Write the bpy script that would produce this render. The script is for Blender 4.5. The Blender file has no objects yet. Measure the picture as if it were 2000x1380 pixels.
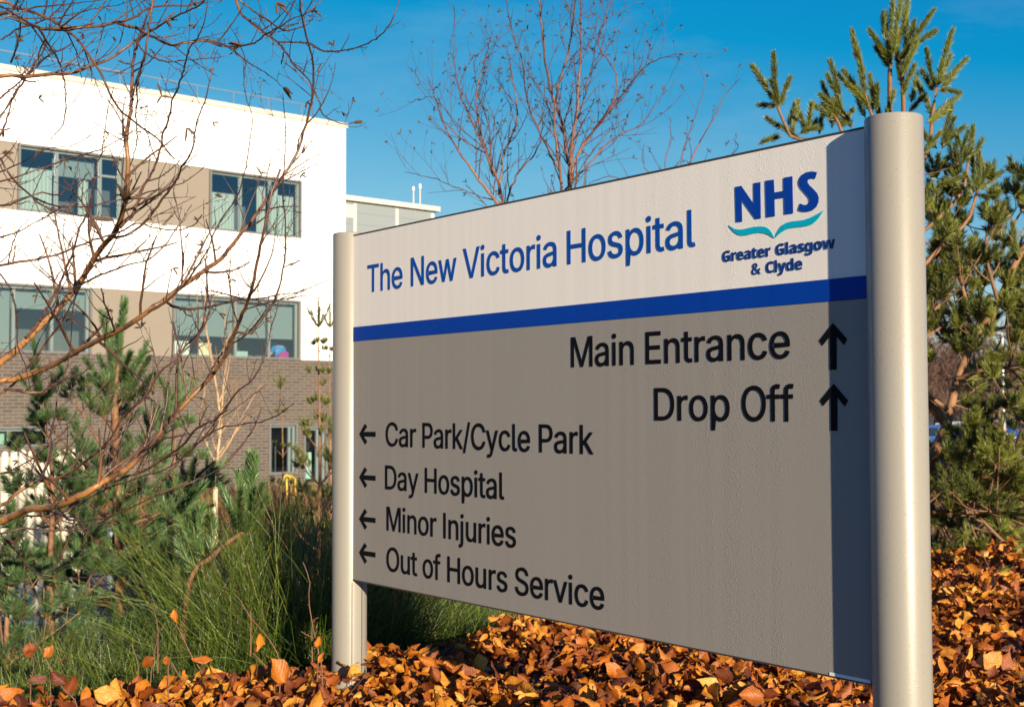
import bpy, math, random, json
import numpy as np
from mathutils import Vector, Matrix
R=math.radians
rng=np.random.default_rng(7)
random.seed(7)
scene=bpy.context.scene
COL=scene.collection
# ------------------------------------------------------------------ camera model (photo pixels, 2000 x 1380)
F=2500.0; PITCH=0.0430; ROLL=-0.0030; EYE=1.6
def ray(px,py):
    u,v=px-1000.0,py-690.0
    c,s=math.cos(ROLL),math.sin(ROLL)
    u,v=u*c+v*s,-u*s+v*c
    x,y,z=u/F,1.0,-v/F
    c,s=math.cos(PITCH),math.sin(PITCH)
    y,z=y*c-z*s,y*s+z*c
    return np.array([x/y,1.0,z/y])
def P(px,py,d):
    """world point at distance d (along the ground, straight ahead) seen at a photo pixel"""
    r=ray(px,py)*d
    return np.array([r[0],r[1],r[2]+EYE])
# ------------------------------------------------------------------ scene graph helpers
def tag(o,label=None,cat=None,group=None,kind=None):
    if label: o['label']=label
    if cat: o['category']=cat
    if group: o['group']=group
    if kind: o['kind']=kind
    return o
def empty(name,loc,rz=0):
    o=bpy.data.objects.new(name,None); COL.objects.link(o)
    o.location=Vector(loc); o.rotation_euler=(0,0,rz); o.empty_display_size=.1
    return o
def thing(name,label,cat,loc=(0,0,0),rz=0,group=None):
    return tag(empty(name,loc,rz),label,cat,group)
def mesh_obj(name,V,faces,mat,parent=None,smooth=False,attrs=None,world=False):
    """faces: list of index arrays (n,k) or python lists"""
    V=np.asarray(V,dtype=np.float32).reshape(-1,3)
    me=bpy.data.meshes.new(name)
    if isinstance(faces,np.ndarray): faces=[faces]
    if faces and isinstance(faces[0],np.ndarray):
        idx=np.concatenate([f.ravel() for f in faces]); tot=np.concatenate([np.full(len(f),f.shape[1]) for f in faces])
    else:
        idx=np.array([i for f in faces for i in f]); tot=np.array([len(f) for f in faces])
    me.vertices.add(len(V)); me.vertices.foreach_set('co',V.ravel())
    me.loops.add(len(idx)); me.loops.foreach_set('vertex_index',idx.astype(np.int32))
    me.polygons.add(len(tot)); st=np.concatenate([[0],np.cumsum(tot)[:-1]])
    me.polygons.foreach_set('loop_start',st.astype(np.int32)); me.polygons.foreach_set('loop_total',tot.astype(np.int32))
    me.polygons.foreach_set('use_smooth',np.full(len(tot),bool(smooth)))
    if attrs:
        for k,a in attrs.items():
            a=np.asarray(a,dtype=np.float32)
            if a.ndim==1:
                at=me.attributes.new(k,'FLOAT','POINT'); at.data.foreach_set('value',a)
            else:
                at=me.attributes.new(k,'FLOAT_VECTOR','POINT'); at.data.foreach_set('vector',a.ravel())
    me.update(calc_edges=True); me.validate()
    if mat is not None:
        for m in (mat if isinstance(mat,(list,tuple)) else [mat]): me.materials.append(m)
    o=bpy.data.objects.new(name,me); COL.objects.link(o)
    if parent is not None:
        o.parent=parent
        if world:
            o.matrix_parent_inverse=parent_world(parent).inverted()
    return o
def parent_world(p):
    m=p.matrix_basis.copy()
    if p.parent: m=parent_world(p.parent)@p.matrix_parent_inverse@m
    return m
class MB:
    """collects boxes, tubes and lathes, links them as ONE mesh"""
    def __init__(s): s.V=[]; s.Fc=[]
    def box(s,a,b,M=None):
        (x0,y0,z0),(x1,y1,z1)=a,b
        n=len(s.V); c=[(x0,y0,z0),(x1,y0,z0),(x1,y1,z0),(x0,y1,z0),(x0,y0,z1),(x1,y0,z1),(x1,y1,z1),(x0,y1,z1)]
        if M: c=[tuple(M@Vector(p)) for p in c]
        s.V+=c; s.Fc+=[[n+i for i in f] for f in ((0,3,2,1),(4,5,6,7),(0,1,5,4),(1,2,6,5),(2,3,7,6),(3,0,4,7))]
        return s
    def cyl(s,base,r,h,seg=16,r2=None,caps=True,axis='z'):
        r2=r if r2 is None else r2; n=len(s.V)
        for k,(rr,hh) in enumerate(((r,0),(r2,h))):
            for i in range(seg):
                a=2*math.pi*i/seg; p=[rr*math.cos(a),rr*math.sin(a),hh]
                if axis=='x': p=[p[2],p[0],p[1]]
                if axis=='y': p=[p[1],p[2],p[0]]
                s.V.append((base[0]+p[0],base[1]+p[1],base[2]+p[2]))
        for i in range(seg):
            j=(i+1)%seg; s.Fc.append([n+i,n+j,n+seg+j,n+seg+i])
        if caps: s.Fc.append([n+i for i in range(seg)][::-1]); s.Fc.append([n+seg+i for i in range(seg)])
        return s
    def tube(s,a,b,r,seg=6,r2=None):
        a=Vector(a); b=Vector(b); d=b-a; q=d.to_track_quat('Z','Y'); n=len(s.V); r2=r if r2 is None else r2
        for k,(rr,hh) in enumerate(((r,0),(r2,d.length))):
            for i in range(seg):
                t=2*math.pi*i/seg; s.V.append(tuple(a+q@Vector((rr*math.cos(t),rr*math.sin(t),hh))))
        for i in range(seg):
            j=(i+1)%seg; s.Fc.append([n+i,n+j,n+seg+j,n+seg+i])
        s.Fc.append([n+i for i in range(seg)][::-1]); s.Fc.append([n+seg+i for i in range(seg)])
        return s
    def quad(s,pts):
        n=len(s.V); s.V+=[tuple(p) for p in pts]; s.Fc.append(list(range(n,n+len(pts)))); return s
    def prism(s,poly,y0,y1):
        """poly in xz, extruded along y"""
        n=len(s.V); k=len(poly)
        s.V+=[(x,y0,z) for x,z in poly]+[(x,y1,z) for x,z in poly]
        s.Fc.append(list(range(n,n+k))); s.Fc.append([n+k+i for i in range(k)][::-1])
        for i in range(k):
            j=(i+1)%k; s.Fc.append([n+j,n+i,n+k+i,n+k+j])
        return s
    def build(s,name,mat,parent=None,smooth=False,bevel=0):
        o=mesh_obj(name,s.V,s.Fc,mat,parent,smooth)
        if bevel:
            m=o.modifiers.new('bevel','BEVEL'); m.width=bevel; m.segments=2; m.limit_method='ANGLE'
        if smooth:
            o.data.set_sharp_from_angle(angle=R(40))
        return o
# ------------------------------------------------------------------ materials
class NT:
    def __init__(s,name):
        s.m=bpy.data.materials.new(name); s.m.use_nodes=True; s.t=s.m.node_tree; s.n=s.t.nodes; s.n.clear()
        s.out=s.n.new('ShaderNodeOutputMaterial'); s.b=s.n.new('ShaderNodeBsdfPrincipled'); s.l(s.b.outputs[0],s.out.inputs[0])
    def l(s,a,b): s.t.links.new(a,b)
    def new(s,ty,**k):
        n=s.n.new(ty)
        for a,v in k.items():
            setattr(n,a,v)
        return n
    def set(s,node,**k):
        for a,v in k.items():
            nm=a.replace('_',' ')
            if hasattr(v,'is_linked') : s.l(v,node.inputs[nm])
            else: node.inputs[nm].default_value=v
        return node
    def coord(s,kind='Object'): return s.new('ShaderNodeTexCoord').outputs[kind]
    def mapping(s,vec,scale=(1,1,1),rot=(0,0,0)):
        m=s.new('ShaderNodeMapping'); s.l(vec,m.inputs[0]); m.inputs['Scale'].default_value=scale; m.inputs['Rotation'].default_value=rot; return m.outputs[0]
    def noise(s,vec,scale,detail=4,rough=.55):
        n=s.new('ShaderNodeTexNoise'); 
        if vec is not None: s.l(vec,n.inputs['Vector'])
        n.inputs['Scale'].default_value=scale; n.inputs['Detail'].default_value=detail; n.inputs['Roughness'].default_value=rough; return n.outputs['Fac']
    def ramp(s,fac,stops,interp='LINEAR'):
        r=s.new('ShaderNodeValToRGB'); s.l(fac,r.inputs[0]); e=r.color_ramp.elements; r.color_ramp.interpolation=interp
        while len(e)<len(stops): e.new(.5)
        for i,(p,c) in enumerate(stops):
            e[i].position=p; e[i].color=(c,c,c,1) if not hasattr(c,'__len__') else (*c,1)
        return r.outputs[0]
    def math(s,op,a,b=None,c=None):
        n=s.new('ShaderNodeMath',operation=op)
        for i,v in enumerate((a,b,c)):
            if v is None: continue
            if hasattr(v,'is_linked'): s.l(v,n.inputs[i])
            else: n.inputs[i].default_value=v
        return n.outputs[0]
    def mix(s,fac,a,b,mode='MIX'):
        n=s.new('ShaderNodeMix',data_type='RGBA',blend_type=mode)
        for i,v in ((0,fac),(6,a),(7,b)):
            if hasattr(v,'is_linked'): s.l(v,n.inputs[i])
            elif i==0: n.inputs[i].default_value=v
            else: n.inputs[i].default_value=(*v,1)
        return n.outputs[2]
    def attr(s,name,out='Fac'): return s.new('ShaderNodeAttribute',attribute_name=name).outputs[out]
    def bump(s,h,strength=.3,dist=.01,normal=None):
        b=s.new('ShaderNodeBump'); b.inputs['Strength'].default_value=strength; b.inputs['Distance'].default_value=dist; s.l(h,b.inputs['Height'])
        if normal is not None: s.l(normal,b.inputs['Normal'])
        s.l(b.outputs[0],s.b.inputs['Normal']); return b.outputs[0]
def plain(name,col,rough=.5,metal=0,var=.12,scale=3,bump=0,spec=.5):
    t=NT(name); f=t.noise(t.coord(),scale,5)
    c=t.mix(f,tuple(x*(1-var) for x in col),tuple(min(1,x*(1+var)) for x in col))
    t.set(t.b,Base_Color=c,Roughness=rough,Metallic=metal,Specular_IOR_Level=spec)
    if bump: t.bump(t.noise(t.coord(),scale*30,3),bump,.002)
    return t.m
# letter outlines (closed polylines, 1/1000 em): a grotesque for the sign text, a bold humanist for the logo
GLYPHS=json.loads(r'''{"I":{" ":[188],"/":[249,[235,533,71,-76,14,-76,178,533]],"C":[510,[267,-7,225,-3,186,7,150,25,119,49,92,79,70,115,53,157,44,203,40,254,44,305,53,352,70,393,92,429,119,459,150,484,186,501,225,512,267,516,293,514,317,511,340,504,362,496,383,485,402,471,419,456,435,438,448,418,459,397,467,373,473,348,408,348,404,365,397,380,389,395,380,407,369,418,357,428,344,437,330,444,315,449,300,453,284,455,267,456,237,453,209,445,184,432,161,414,141,391,125,364,113,332,106,295,103,254,106,213,113,177,125,145,141,117,161,94,184,76,210,63,237,56,267,53,284,54,300,56,315,60,330,65,344,72,357,81,369,90,380,102,389,114,397,128,404,144,408,160,473,160,467,135,459,112,448,91,435,71,420,53,402,38,383,24,363,13,341,5,317,-2,293,-6]],"D":[502,[219,0,96,0,96,57,215,57,254,60,288,68,318,81,343,99,363,122,379,149,390,181,397,216,399,255,397,294,390,329,379,361,364,388,344,410,320,428,291,441,258,449,221,452,93,452,93,509,225,509,273,505,315,495,353,478,385,455,412,426,433,391,449,351,458,306,462,255,458,205,449,159,433,119,411,83,384,54,351,31,312,14,268,3],[125,509,125,0,60,0,60,509]],"E":[419,[60,0,60,509,372,509,372,452,125,452,125,286,355,286,355,229,125,229,125,57,375,57,375,0]],"H":[517,[60,0,60,509,125,509,125,289,392,289,392,509,457,509,457,0,392,0,392,232,125,232,125,0]],"I":[190,[63,0,63,509,128,509,128,0]],"M":[628,[60,0,60,509,155,509,314,90,473,509,568,509,568,0,505,0,505,420,342,0,286,0,123,420,123,0]],"N":[523,[60,0,60,509,136,509,343,183,363,151,388,107,414,55,405,54,401,108,399,157,399,195,399,509,463,509,463,0,387,0,202,290,177,331,148,381,108,452,119,454,122,384,124,328,125,291,125,0]],"O":[533,[267,-7,225,-3,186,7,150,25,119,49,92,79,70,115,53,157,44,203,40,254,44,305,53,352,70,393,92,429,119,459,150,484,186,501,225,512,267,516,309,512,348,501,384,484,415,459,442,429,464,393,480,352,490,305,493,254,490,203,480,157,464,115,442,79,415,49,384,25,348,7,309,-3],[267,53,296,55,324,63,349,76,372,94,392,116,408,144,420,176,428,213,430,254,428,295,420,332,408,365,392,392,372,415,349,433,324,446,296,453,267,456,237,453,210,445,184,433,161,415,142,392,125,364,113,332,106,295,103,254,106,213,113,176,125,144,142,117,161,94,184,76,210,63,237,55]],"P":[445,[60,0,60,509,235,509,272,506,305,499,332,487,356,471,375,452,390,430,400,404,407,377,409,348,407,318,400,291,390,265,375,243,356,223,332,207,305,195,272,188,235,186,125,186,125,0],[125,242,233,242,257,244,279,248,297,256,312,266,324,279,333,294,339,310,343,328,344,348,343,367,339,385,333,402,324,416,312,428,297,439,279,446,257,451,232,452,125,452]],"S":[447,[224,-9,188,-7,156,-1,128,9,102,23,81,40,64,60,51,83,42,109,38,137,104,137,108,118,114,102,123,88,136,76,150,66,166,59,185,53,204,50,224,49,246,50,267,54,286,60,303,69,317,79,329,92,338,106,344,122,346,139,344,154,340,168,332,179,322,189,310,197,296,205,245,222,184,239,145,253,112,269,86,289,67,313,56,341,52,372,54,400,62,425,75,448,92,468,113,484,138,498,165,508,195,514,227,516,259,514,289,508,316,498,340,484,360,468,377,449,390,427,398,403,401,378,337,378,332,402,320,421,302,437,280,449,254,456,225,459,204,457,185,454,167,448,152,440,139,430,129,418,121,405,117,391,115,376,117,359,122,345,131,334,142,324,155,315,169,308,212,293,264,279,312,264,328,256,344,248,359,238,372,226,384,213,395,198,402,180,407,161,408,139,406,112,399,87,386,64,370,43,349,25,323,11,294,0,261,-7]],"T":[449,[32,452,32,509,417,509,417,452,257,452,257,0,193,0,193,452]],"V":[480,[204,0,16,509,84,509,192,206,215,137,248,31,235,31,267,138,290,206,395,509,463,509,278,0]],"a":[389,[160,-9,137,-7,115,-3,94,5,76,15,60,29,48,45,38,63,32,84,30,108,32,128,36,146,43,161,53,174,64,184,78,193,92,200,108,206,125,211,178,220,234,227,247,229,257,231,265,235,271,240,274,246,276,255,276,257,275,272,272,285,267,297,260,307,251,315,240,322,227,327,212,330,196,331,178,330,163,327,149,322,137,316,127,309,118,301,110,292,104,283,100,274,41,291,51,313,64,331,79,346,95,358,114,368,133,375,153,380,173,383,194,384,239,379,255,375,271,369,286,360,300,350,312,336,322,320,330,301,335,278,337,251,337,0,277,0,277,52,272,52,252,25,242,16,229,8,215,1,199,-4,181,-7],[170,45,192,47,211,51,228,59,242,68,254,80,263,93,270,108,274,122,276,138,276,190,259,182,231,176,200,171,175,168,134,159,122,153,112,147,103,139,97,130,93,118,92,105,93,93,96,82,102,72,109,64,119,57,130,52,142,48,156,46]],"c":[396,[207,-8,174,-5,144,3,117,16,93,35,72,58,56,85,44,116,37,150,34,187,37,225,44,260,56,291,72,318,93,341,117,360,144,374,174,382,207,384,226,384,243,381,260,377,276,371,291,364,305,356,318,346,330,335,340,322,349,308,356,293,362,277,303,262,290,289,270,311,242,325,207,330,184,328,163,321,145,310,130,296,118,278,108,258,102,236,98,212,96,187,98,163,102,139,108,117,118,97,130,80,145,66,163,55,184,49,207,46,243,52,271,66,292,89,304,117,363,102,357,86,350,70,341,56,331,43,319,32,306,21,292,12,277,5,261,-1,244,-5,226,-7]],"e":[404,[212,-8,177,-5,145,3,117,16,92,35,72,58,56,85,44,116,37,150,34,187,36,224,44,258,55,290,71,317,91,340,115,359,142,373,172,382,205,384,226,383,246,380,266,374,285,366,303,355,319,341,334,324,347,305,357,282,365,256,370,227,371,194,371,169,75,169,75,221,338,221,310,202,308,226,304,248,298,269,288,286,277,301,263,314,246,323,227,328,205,330,183,328,164,323,146,313,131,301,119,286,109,270,102,251,97,231,96,211,96,178,98,151,102,127,110,106,121,88,135,73,151,61,169,53,190,48,212,46,227,47,241,49,254,53,265,58,276,65,285,73,294,82,300,93,306,105,365,91,358,72,348,55,335,39,320,26,302,14,283,4,261,-3,237,-7]],"f":[254,[228,379,228,327,6,327,6,379],[81,0,81,432,82,452,87,470,96,486,107,499,120,510,135,519,152,525,169,529,187,530,222,527,243,521,227,468,215,472,195,474,178,472,164,468,154,460,147,449,143,435,142,419,142,0]],"h":[410,[114,227,114,0,53,0,53,509,114,509,114,287,102,287,116,319,132,344,152,362,175,374,200,382,227,384,252,383,275,377,295,369,313,356,328,340,341,321,350,298,355,271,357,240,357,0,296,0,296,235,293,263,286,286,273,304,256,318,235,326,210,329,192,328,176,324,161,317,147,308,136,297,126,283,119,266,115,248]],"i":[167,[53,0,53,379,114,379,114,0],[84,443,73,444,63,448,54,455,47,463,43,472,41,483,43,494,47,504,54,512,63,518,73,522,84,524,95,522,105,518,114,512,121,504,125,494,126,483,125,472,121,463,114,455,105,448,95,444]],"j":[167,[53,379,114,379,114,-30,112,-52,108,-72,102,-90,92,-106,80,-119,65,-129,47,-137,27,-141,4,-143,-10,-143,-10,-87,2,-87,18,-85,31,-80,40,-72,47,-61,51,-46,53,-29],[83,443,72,444,62,448,53,455,47,463,42,472,41,483,42,494,47,504,53,512,62,518,72,522,83,524,95,522,105,518,114,512,120,504,125,494,126,483,125,472,120,463,114,455,105,448,95,444]],"k":[381,[110,137,110,212,121,212,284,379,360,379,184,199,177,199],[53,0,53,509,114,509,114,0],[294,0,148,186,191,229,372,0]],"l":[189,[139,-2,112,0,91,8,74,20,62,37,55,59,53,84,53,509,114,509,114,99,114,83,117,71,120,62,126,57,135,53,146,52,160,53,170,54,181,3,162,-1]],"n":[410,[114,227,114,0,53,0,53,379,112,379,112,287,102,287,116,319,132,344,152,362,175,374,200,382,227,384,252,383,275,377,295,369,313,356,328,340,341,321,350,298,355,271,357,240,357,0,296,0,296,235,293,263,286,286,273,304,256,318,235,326,210,329,192,328,176,324,161,317,147,308,136,297,126,283,119,266,115,248]],"o":[415,[207,-8,174,-5,144,3,117,16,93,35,72,58,56,85,44,116,37,150,34,187,37,225,44,260,56,291,72,318,93,341,117,360,144,374,174,382,207,384,241,382,271,374,299,360,323,341,343,318,359,291,371,260,379,225,381,187,379,150,371,116,359,85,343,58,323,35,299,16,271,3,241,-5],[207,46,231,49,252,55,270,66,285,80,298,97,307,117,314,139,318,163,319,187,318,212,314,236,307,258,298,278,285,296,270,310,252,321,231,328,207,330,184,328,163,321,145,310,130,296,118,278,108,258,102,236,98,212,96,187,98,163,102,139,108,117,118,97,130,80,145,66,163,55,184,49]],"p":[424,[53,-143,53,379,112,379,112,319,118,319,137,346,147,355,158,364,171,373,188,379,207,383,229,384,259,382,287,374,313,361,335,342,354,320,370,293,381,261,388,227,390,189,388,151,381,116,370,84,355,57,336,34,313,16,288,3,260,-6,229,-8,208,-7,189,-3,173,4,159,12,147,21,138,31,118,59,114,59,114,-143],[220,47,242,49,262,55,279,66,294,80,306,97,316,117,323,139,327,163,328,189,327,215,323,239,316,261,307,281,295,298,280,311,262,322,243,328,220,330,198,328,178,322,161,312,147,299,134,282,125,263,118,241,114,216,113,189,114,162,118,138,125,115,135,95,147,78,162,65,179,55,198,49]],"r":[259,[53,0,53,379,112,379,112,321,115,321,124,339,137,354,152,367,171,377,191,383,213,385,229,384,243,384,243,322,230,324,207,326,190,324,174,321,159,315,146,306,135,296,126,284,119,269,115,254,114,237,114,0]],"s":[365,[182,-8,157,-7,133,-3,112,3,93,12,76,24,62,38,50,54,41,73,36,94,94,107,101,87,111,72,124,60,141,52,160,47,181,45,206,47,227,53,244,62,258,74,265,88,268,103,266,115,262,126,254,136,243,144,229,150,212,155,149,170,118,180,92,192,72,208,58,227,50,249,47,274,49,295,55,314,65,332,79,347,95,360,115,370,137,378,161,383,187,384,212,383,234,379,254,372,271,363,286,352,299,339,309,324,318,308,324,290,268,277,262,291,254,304,243,316,228,325,210,331,187,333,166,331,147,326,131,317,119,305,111,292,109,277,110,264,115,253,124,243,136,235,152,229,172,223,229,209,261,200,287,187,306,171,320,153,328,131,331,107,329,85,323,65,312,47,298,31,281,18,260,6,236,-2,210,-7]],"t":[227,[204,379,204,327,6,327,6,379],[65,471,126,471,126,98,127,83,130,70,136,61,144,55,156,51,170,50,185,51,202,54,213,2,192,-3,168,-4,138,-1,113,7,92,21,77,41,68,64,65,93]],"u":[410,[182,-5,158,-3,135,2,115,11,97,23,82,39,69,59,60,82,54,109,53,139,53,379,114,379,114,144,116,117,124,94,137,75,154,61,175,53,200,50,218,51,234,55,249,62,263,71,274,83,283,97,290,113,295,132,296,153,296,379,357,379,357,0,298,0,298,92,307,92,294,60,277,35,257,17,234,5,209,-3]],"v":[389,[163,0,17,379,84,379,165,155,187,87,206,21,184,21,203,87,224,155,305,379,371,379,226,0]],"w":[567,[138,0,23,379,87,379,133,214,154,137,175,41,165,41,186,135,206,214,252,379,316,379,362,214,382,136,402,41,391,41,413,135,434,214,480,379,545,379,429,0,368,0,319,172,305,225,291,280,277,338,291,338,277,280,263,225,248,172,199,0]],"y":[389,[47,-139,61,-86,71,-87,83,-89,94,-90,104,-89,113,-86,122,-81,130,-74,138,-64,145,-51,151,-36,163,-1,17,379,84,379,165,155,187,87,206,21,184,21,202,87,224,155,305,379,371,379,204,-58,196,-77,187,-93,177,-107,165,-119,153,-128,139,-136,125,-141,109,-144,91,-145,65,-143]]},"B":{"C":[428,[255,-7,208,-3,168,7,133,24,103,47,80,76,62,110,49,149,41,192,39,239,42,286,51,328,65,367,85,402,111,431,141,455,177,472,218,483,264,486,288,485,312,482,335,477,359,470,382,462,404,453,371,370,317,392,299,397,282,401,264,402,228,397,198,382,175,358,157,325,147,285,144,238,147,191,156,152,172,120,195,97,226,83,264,78,284,79,303,81,323,85,386,103,386,18,365,10,344,4,324,-1,302,-4,279,-6]],"a":[406,[142,-7,111,-4,84,6,60,22,43,44,32,73,28,109,33,145,46,174,69,196,101,212,142,222,192,226,256,228,256,244,254,262,249,276,241,287,229,294,215,299,199,300,181,299,164,297,146,292,95,273,62,341,83,351,105,359,128,365,152,370,177,373,203,374,248,371,286,360,316,342,338,317,351,285,355,244,355,0,285,0,266,50,263,50,247,32,231,17,214,7,194,-1,170,-5],[179,66,200,69,218,75,234,86,246,100,253,118,256,140,256,170,217,169,188,166,166,160,150,151,139,139,133,125,131,109,132,95,137,84,144,76,154,71,166,68]],"g":[425,[189,-161,117,-156,95,-153,74,-147,52,-140,52,-60,98,-75,146,-85,195,-88,219,-86,238,-79,253,-67,264,-51,271,-30,273,-5,273,3,274,26,275,48,273,48,259,30,244,16,228,6,209,-1,190,-5,169,-7,128,-1,94,16,67,43,46,81,34,127,30,183,34,238,47,285,68,323,96,351,131,368,171,373,193,372,213,367,232,360,249,350,264,336,277,320,280,320,288,367,373,367,373,-1,368,-49,352,-89,326,-120,291,-143,245,-157],[204,72,227,74,246,82,261,94,271,112,277,137,279,170,279,182,277,218,271,246,261,267,247,281,227,289,203,292,181,289,164,280,150,264,140,243,134,215,132,181,134,148,140,121,150,99,164,84,182,75]],"y":[382,[74,-161,45,-160,23,-156,23,-77,41,-79,62,-81,82,-78,99,-72,112,-61,124,-48,133,-32,140,-15,146,3,0,367,109,367,179,161,187,130,191,97,193,97,198,130,207,161,275,367,382,367,227,-47,211,-82,191,-110,166,-133,138,-148,107,-158]]," ":[175],"s":[334,[152,-7,86,-2,68,2,49,8,31,15,31,97,95,75,117,70,137,67,155,66,173,67,187,70,197,75,204,82,208,89,210,98,204,115,183,132,130,156,74,185,60,195,49,207,41,220,35,235,31,252,30,271,35,303,48,328,70,348,99,362,134,371,175,373,198,373,219,370,240,367,261,361,283,354,304,345,274,273,223,292,207,296,190,299,174,300,149,297,135,289,130,275,135,260,157,244,206,223,261,196,275,187,286,175,296,162,303,147,307,129,308,109,304,75,291,46,269,23,238,7,199,-3]],"&":[492,[187,-7,144,-3,107,9,77,28,54,54,40,86,36,125,39,157,48,185,63,208,84,228,109,248,139,266,99,318,89,337,83,359,81,382,84,413,95,439,114,459,139,475,169,484,204,487,237,484,266,475,289,460,306,439,317,414,320,383,317,357,308,333,293,312,273,293,250,275,224,258,354,133,365,148,374,164,382,181,401,240,461,240,453,212,444,185,434,160,422,136,408,115,392,95,490,0,410,0,352,56,330,39,307,24,281,11,254,1,222,-5],[188,293,212,308,231,322,245,336,254,350,260,366,262,383,260,399,255,412,246,423,234,432,219,437,202,439,185,437,169,432,156,424,146,413,140,399,138,383,140,367,144,352,151,338,161,324,173,309],[189,46,216,47,241,52,263,60,282,70,299,81,314,93,175,229,152,215,133,200,118,185,106,169,100,150,97,127,100,104,108,84,122,68,141,56,163,48]],"r":[305,[52,0,52,367,128,367,143,305,148,305,160,323,175,339,192,353,212,364,234,371,257,373,275,373,291,371,283,277,270,279,254,280,237,279,221,276,205,271,190,264,178,254,167,242,159,227,154,208,152,187,152,0]],"G":[486,[262,-7,227,-5,196,0,167,9,141,21,117,37,97,56,79,79,65,105,53,134,45,166,41,202,39,240,42,288,52,332,68,371,91,405,119,433,153,456,193,473,238,483,289,486,315,485,340,483,365,478,389,472,411,465,432,457,398,375,348,394,329,398,309,401,289,402,261,399,235,393,212,381,192,366,175,347,162,325,152,299,146,270,144,238,145,208,149,181,156,155,167,133,180,114,197,98,217,87,241,80,269,78,305,80,333,85,333,185,242,185,242,269,433,269,433,21,354,1,326,-3,295,-6]],"d":[425,[169,-7,130,-1,97,15,69,41,47,78,35,125,30,183,35,240,48,288,69,325,98,352,132,368,171,373,196,372,218,367,236,358,252,347,266,334,277,320,280,320,275,351,273,393,273,510,373,510,373,0,296,0,277,48,273,48,262,33,248,20,233,9,215,0,193,-5],[203,73,228,76,248,84,262,98,271,117,277,141,279,171,279,182,278,215,272,242,263,264,249,280,229,289,202,292,182,289,165,279,150,264,140,242,134,214,132,181,134,148,140,121,150,100,165,85,182,76]],"N":[546,[60,0,60,480,189,480,397,120,399,120,396,187,394,253,394,480,486,480,486,0,357,0,148,363,145,363,149,294,151,226,151,0]],"w":[575,[111,0,7,367,106,367,148,204,157,164,164,119,169,84,171,84,174,109,179,142,184,172,188,191,233,367,343,367,386,191,393,161,399,118,402,84,405,84,410,117,417,163,426,204,470,367,568,367,463,0,354,0,326,128,318,162,307,211,296,258,288,290,285,290,278,258,267,211,256,162,248,127,218,0]],"H":[514,[60,0,60,480,162,480,162,291,352,291,352,480,453,480,453,0,352,0,352,207,162,207,162,0]],"S":[370,[167,-7,118,-4,73,6,31,22,31,117,102,90,126,83,150,79,175,77,197,79,215,84,228,92,237,102,242,114,244,128,241,145,232,160,217,172,198,183,176,195,150,207,114,225,77,253,66,265,56,279,48,293,41,310,38,329,36,350,41,390,56,423,80,450,113,470,152,482,199,486,223,485,247,482,270,478,341,453,308,373,249,394,232,398,214,401,195,402,178,400,163,396,151,388,143,378,137,367,136,353,138,337,146,324,158,313,176,302,199,290,226,277,250,265,271,253,289,241,305,227,318,212,329,196,337,178,342,157,343,133,338,93,323,59,297,31,262,10,219,-2]],"o":[416,[207,-7,174,-4,144,3,116,15,91,32,70,54,53,80,40,111,33,145,30,184,36,240,51,287,78,324,114,352,157,368,209,373,242,371,272,364,300,351,325,334,346,313,363,287,375,257,383,223,385,184,380,128,364,81,337,43,302,15,258,-1],[208,74,232,77,251,86,266,102,276,123,281,151,283,184,281,217,276,244,266,266,251,281,232,290,208,293,184,290,164,281,150,266,140,244,134,217,132,184,134,151,140,123,150,102,164,86,184,77]],"e":[397,[218,-7,183,-4,151,2,121,14,95,30,73,50,54,76,41,106,33,141,30,181,33,221,40,257,52,288,69,314,89,335,113,352,140,364,170,371,203,373,251,369,291,354,324,330,348,297,363,256,368,207,368,158,132,158,135,132,143,110,157,92,175,79,197,71,223,68,246,69,267,71,287,75,307,80,327,88,347,97,347,19,329,11,310,5,290,0,269,-4,245,-6],[134,225,274,225,272,246,266,265,257,280,243,293,226,300,204,302,186,300,170,294,156,283,145,269,138,249]],"l":[205,[52,0,52,510,152,510,152,0]],"t":[291,[178,-7,157,-6,137,-2,119,4,103,13,90,25,78,41,70,61,65,86,63,115,63,291,15,291,15,334,71,367,99,445,163,445,163,367,266,367,266,291,163,291,163,115,165,102,169,92,175,84,184,78,195,74,207,73,239,77,270,85,270,10,230,-2]]}}''')
# ------------------------------------------------------------------ the sign
SL=np.array([-.5459,4.4427]); SR=np.array([.7642,2.7508]); SW=float(np.hypot(*(SR-SL)))
SU=(SR-SL)/SW; SN=np.array([-SU[1],SU[0]])        # along the panel, and away from the viewer
ZT=1.6+.6097; ZB=ZT-1.2; ZS1=ZT-.3255; ZS2=ZT-.3744
def suv(px,py,off=0.0):
    """photo pixel -> (u,z) on the plane of the sign face"""
    r=ray(px,py); o=SL+SN*off
    t=(o@SN)/(r[:2]@SN); p=r*t
    return float((p[:2]-SL)@SU), float(p[2]+EYE)
rz=math.atan2(SU[1],SU[0])
sign=thing('hospital_sign','large grey and white hospital direction sign between two round posts in brown beech leaves','sign',(SL[0],SL[1],0),rz)

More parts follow.
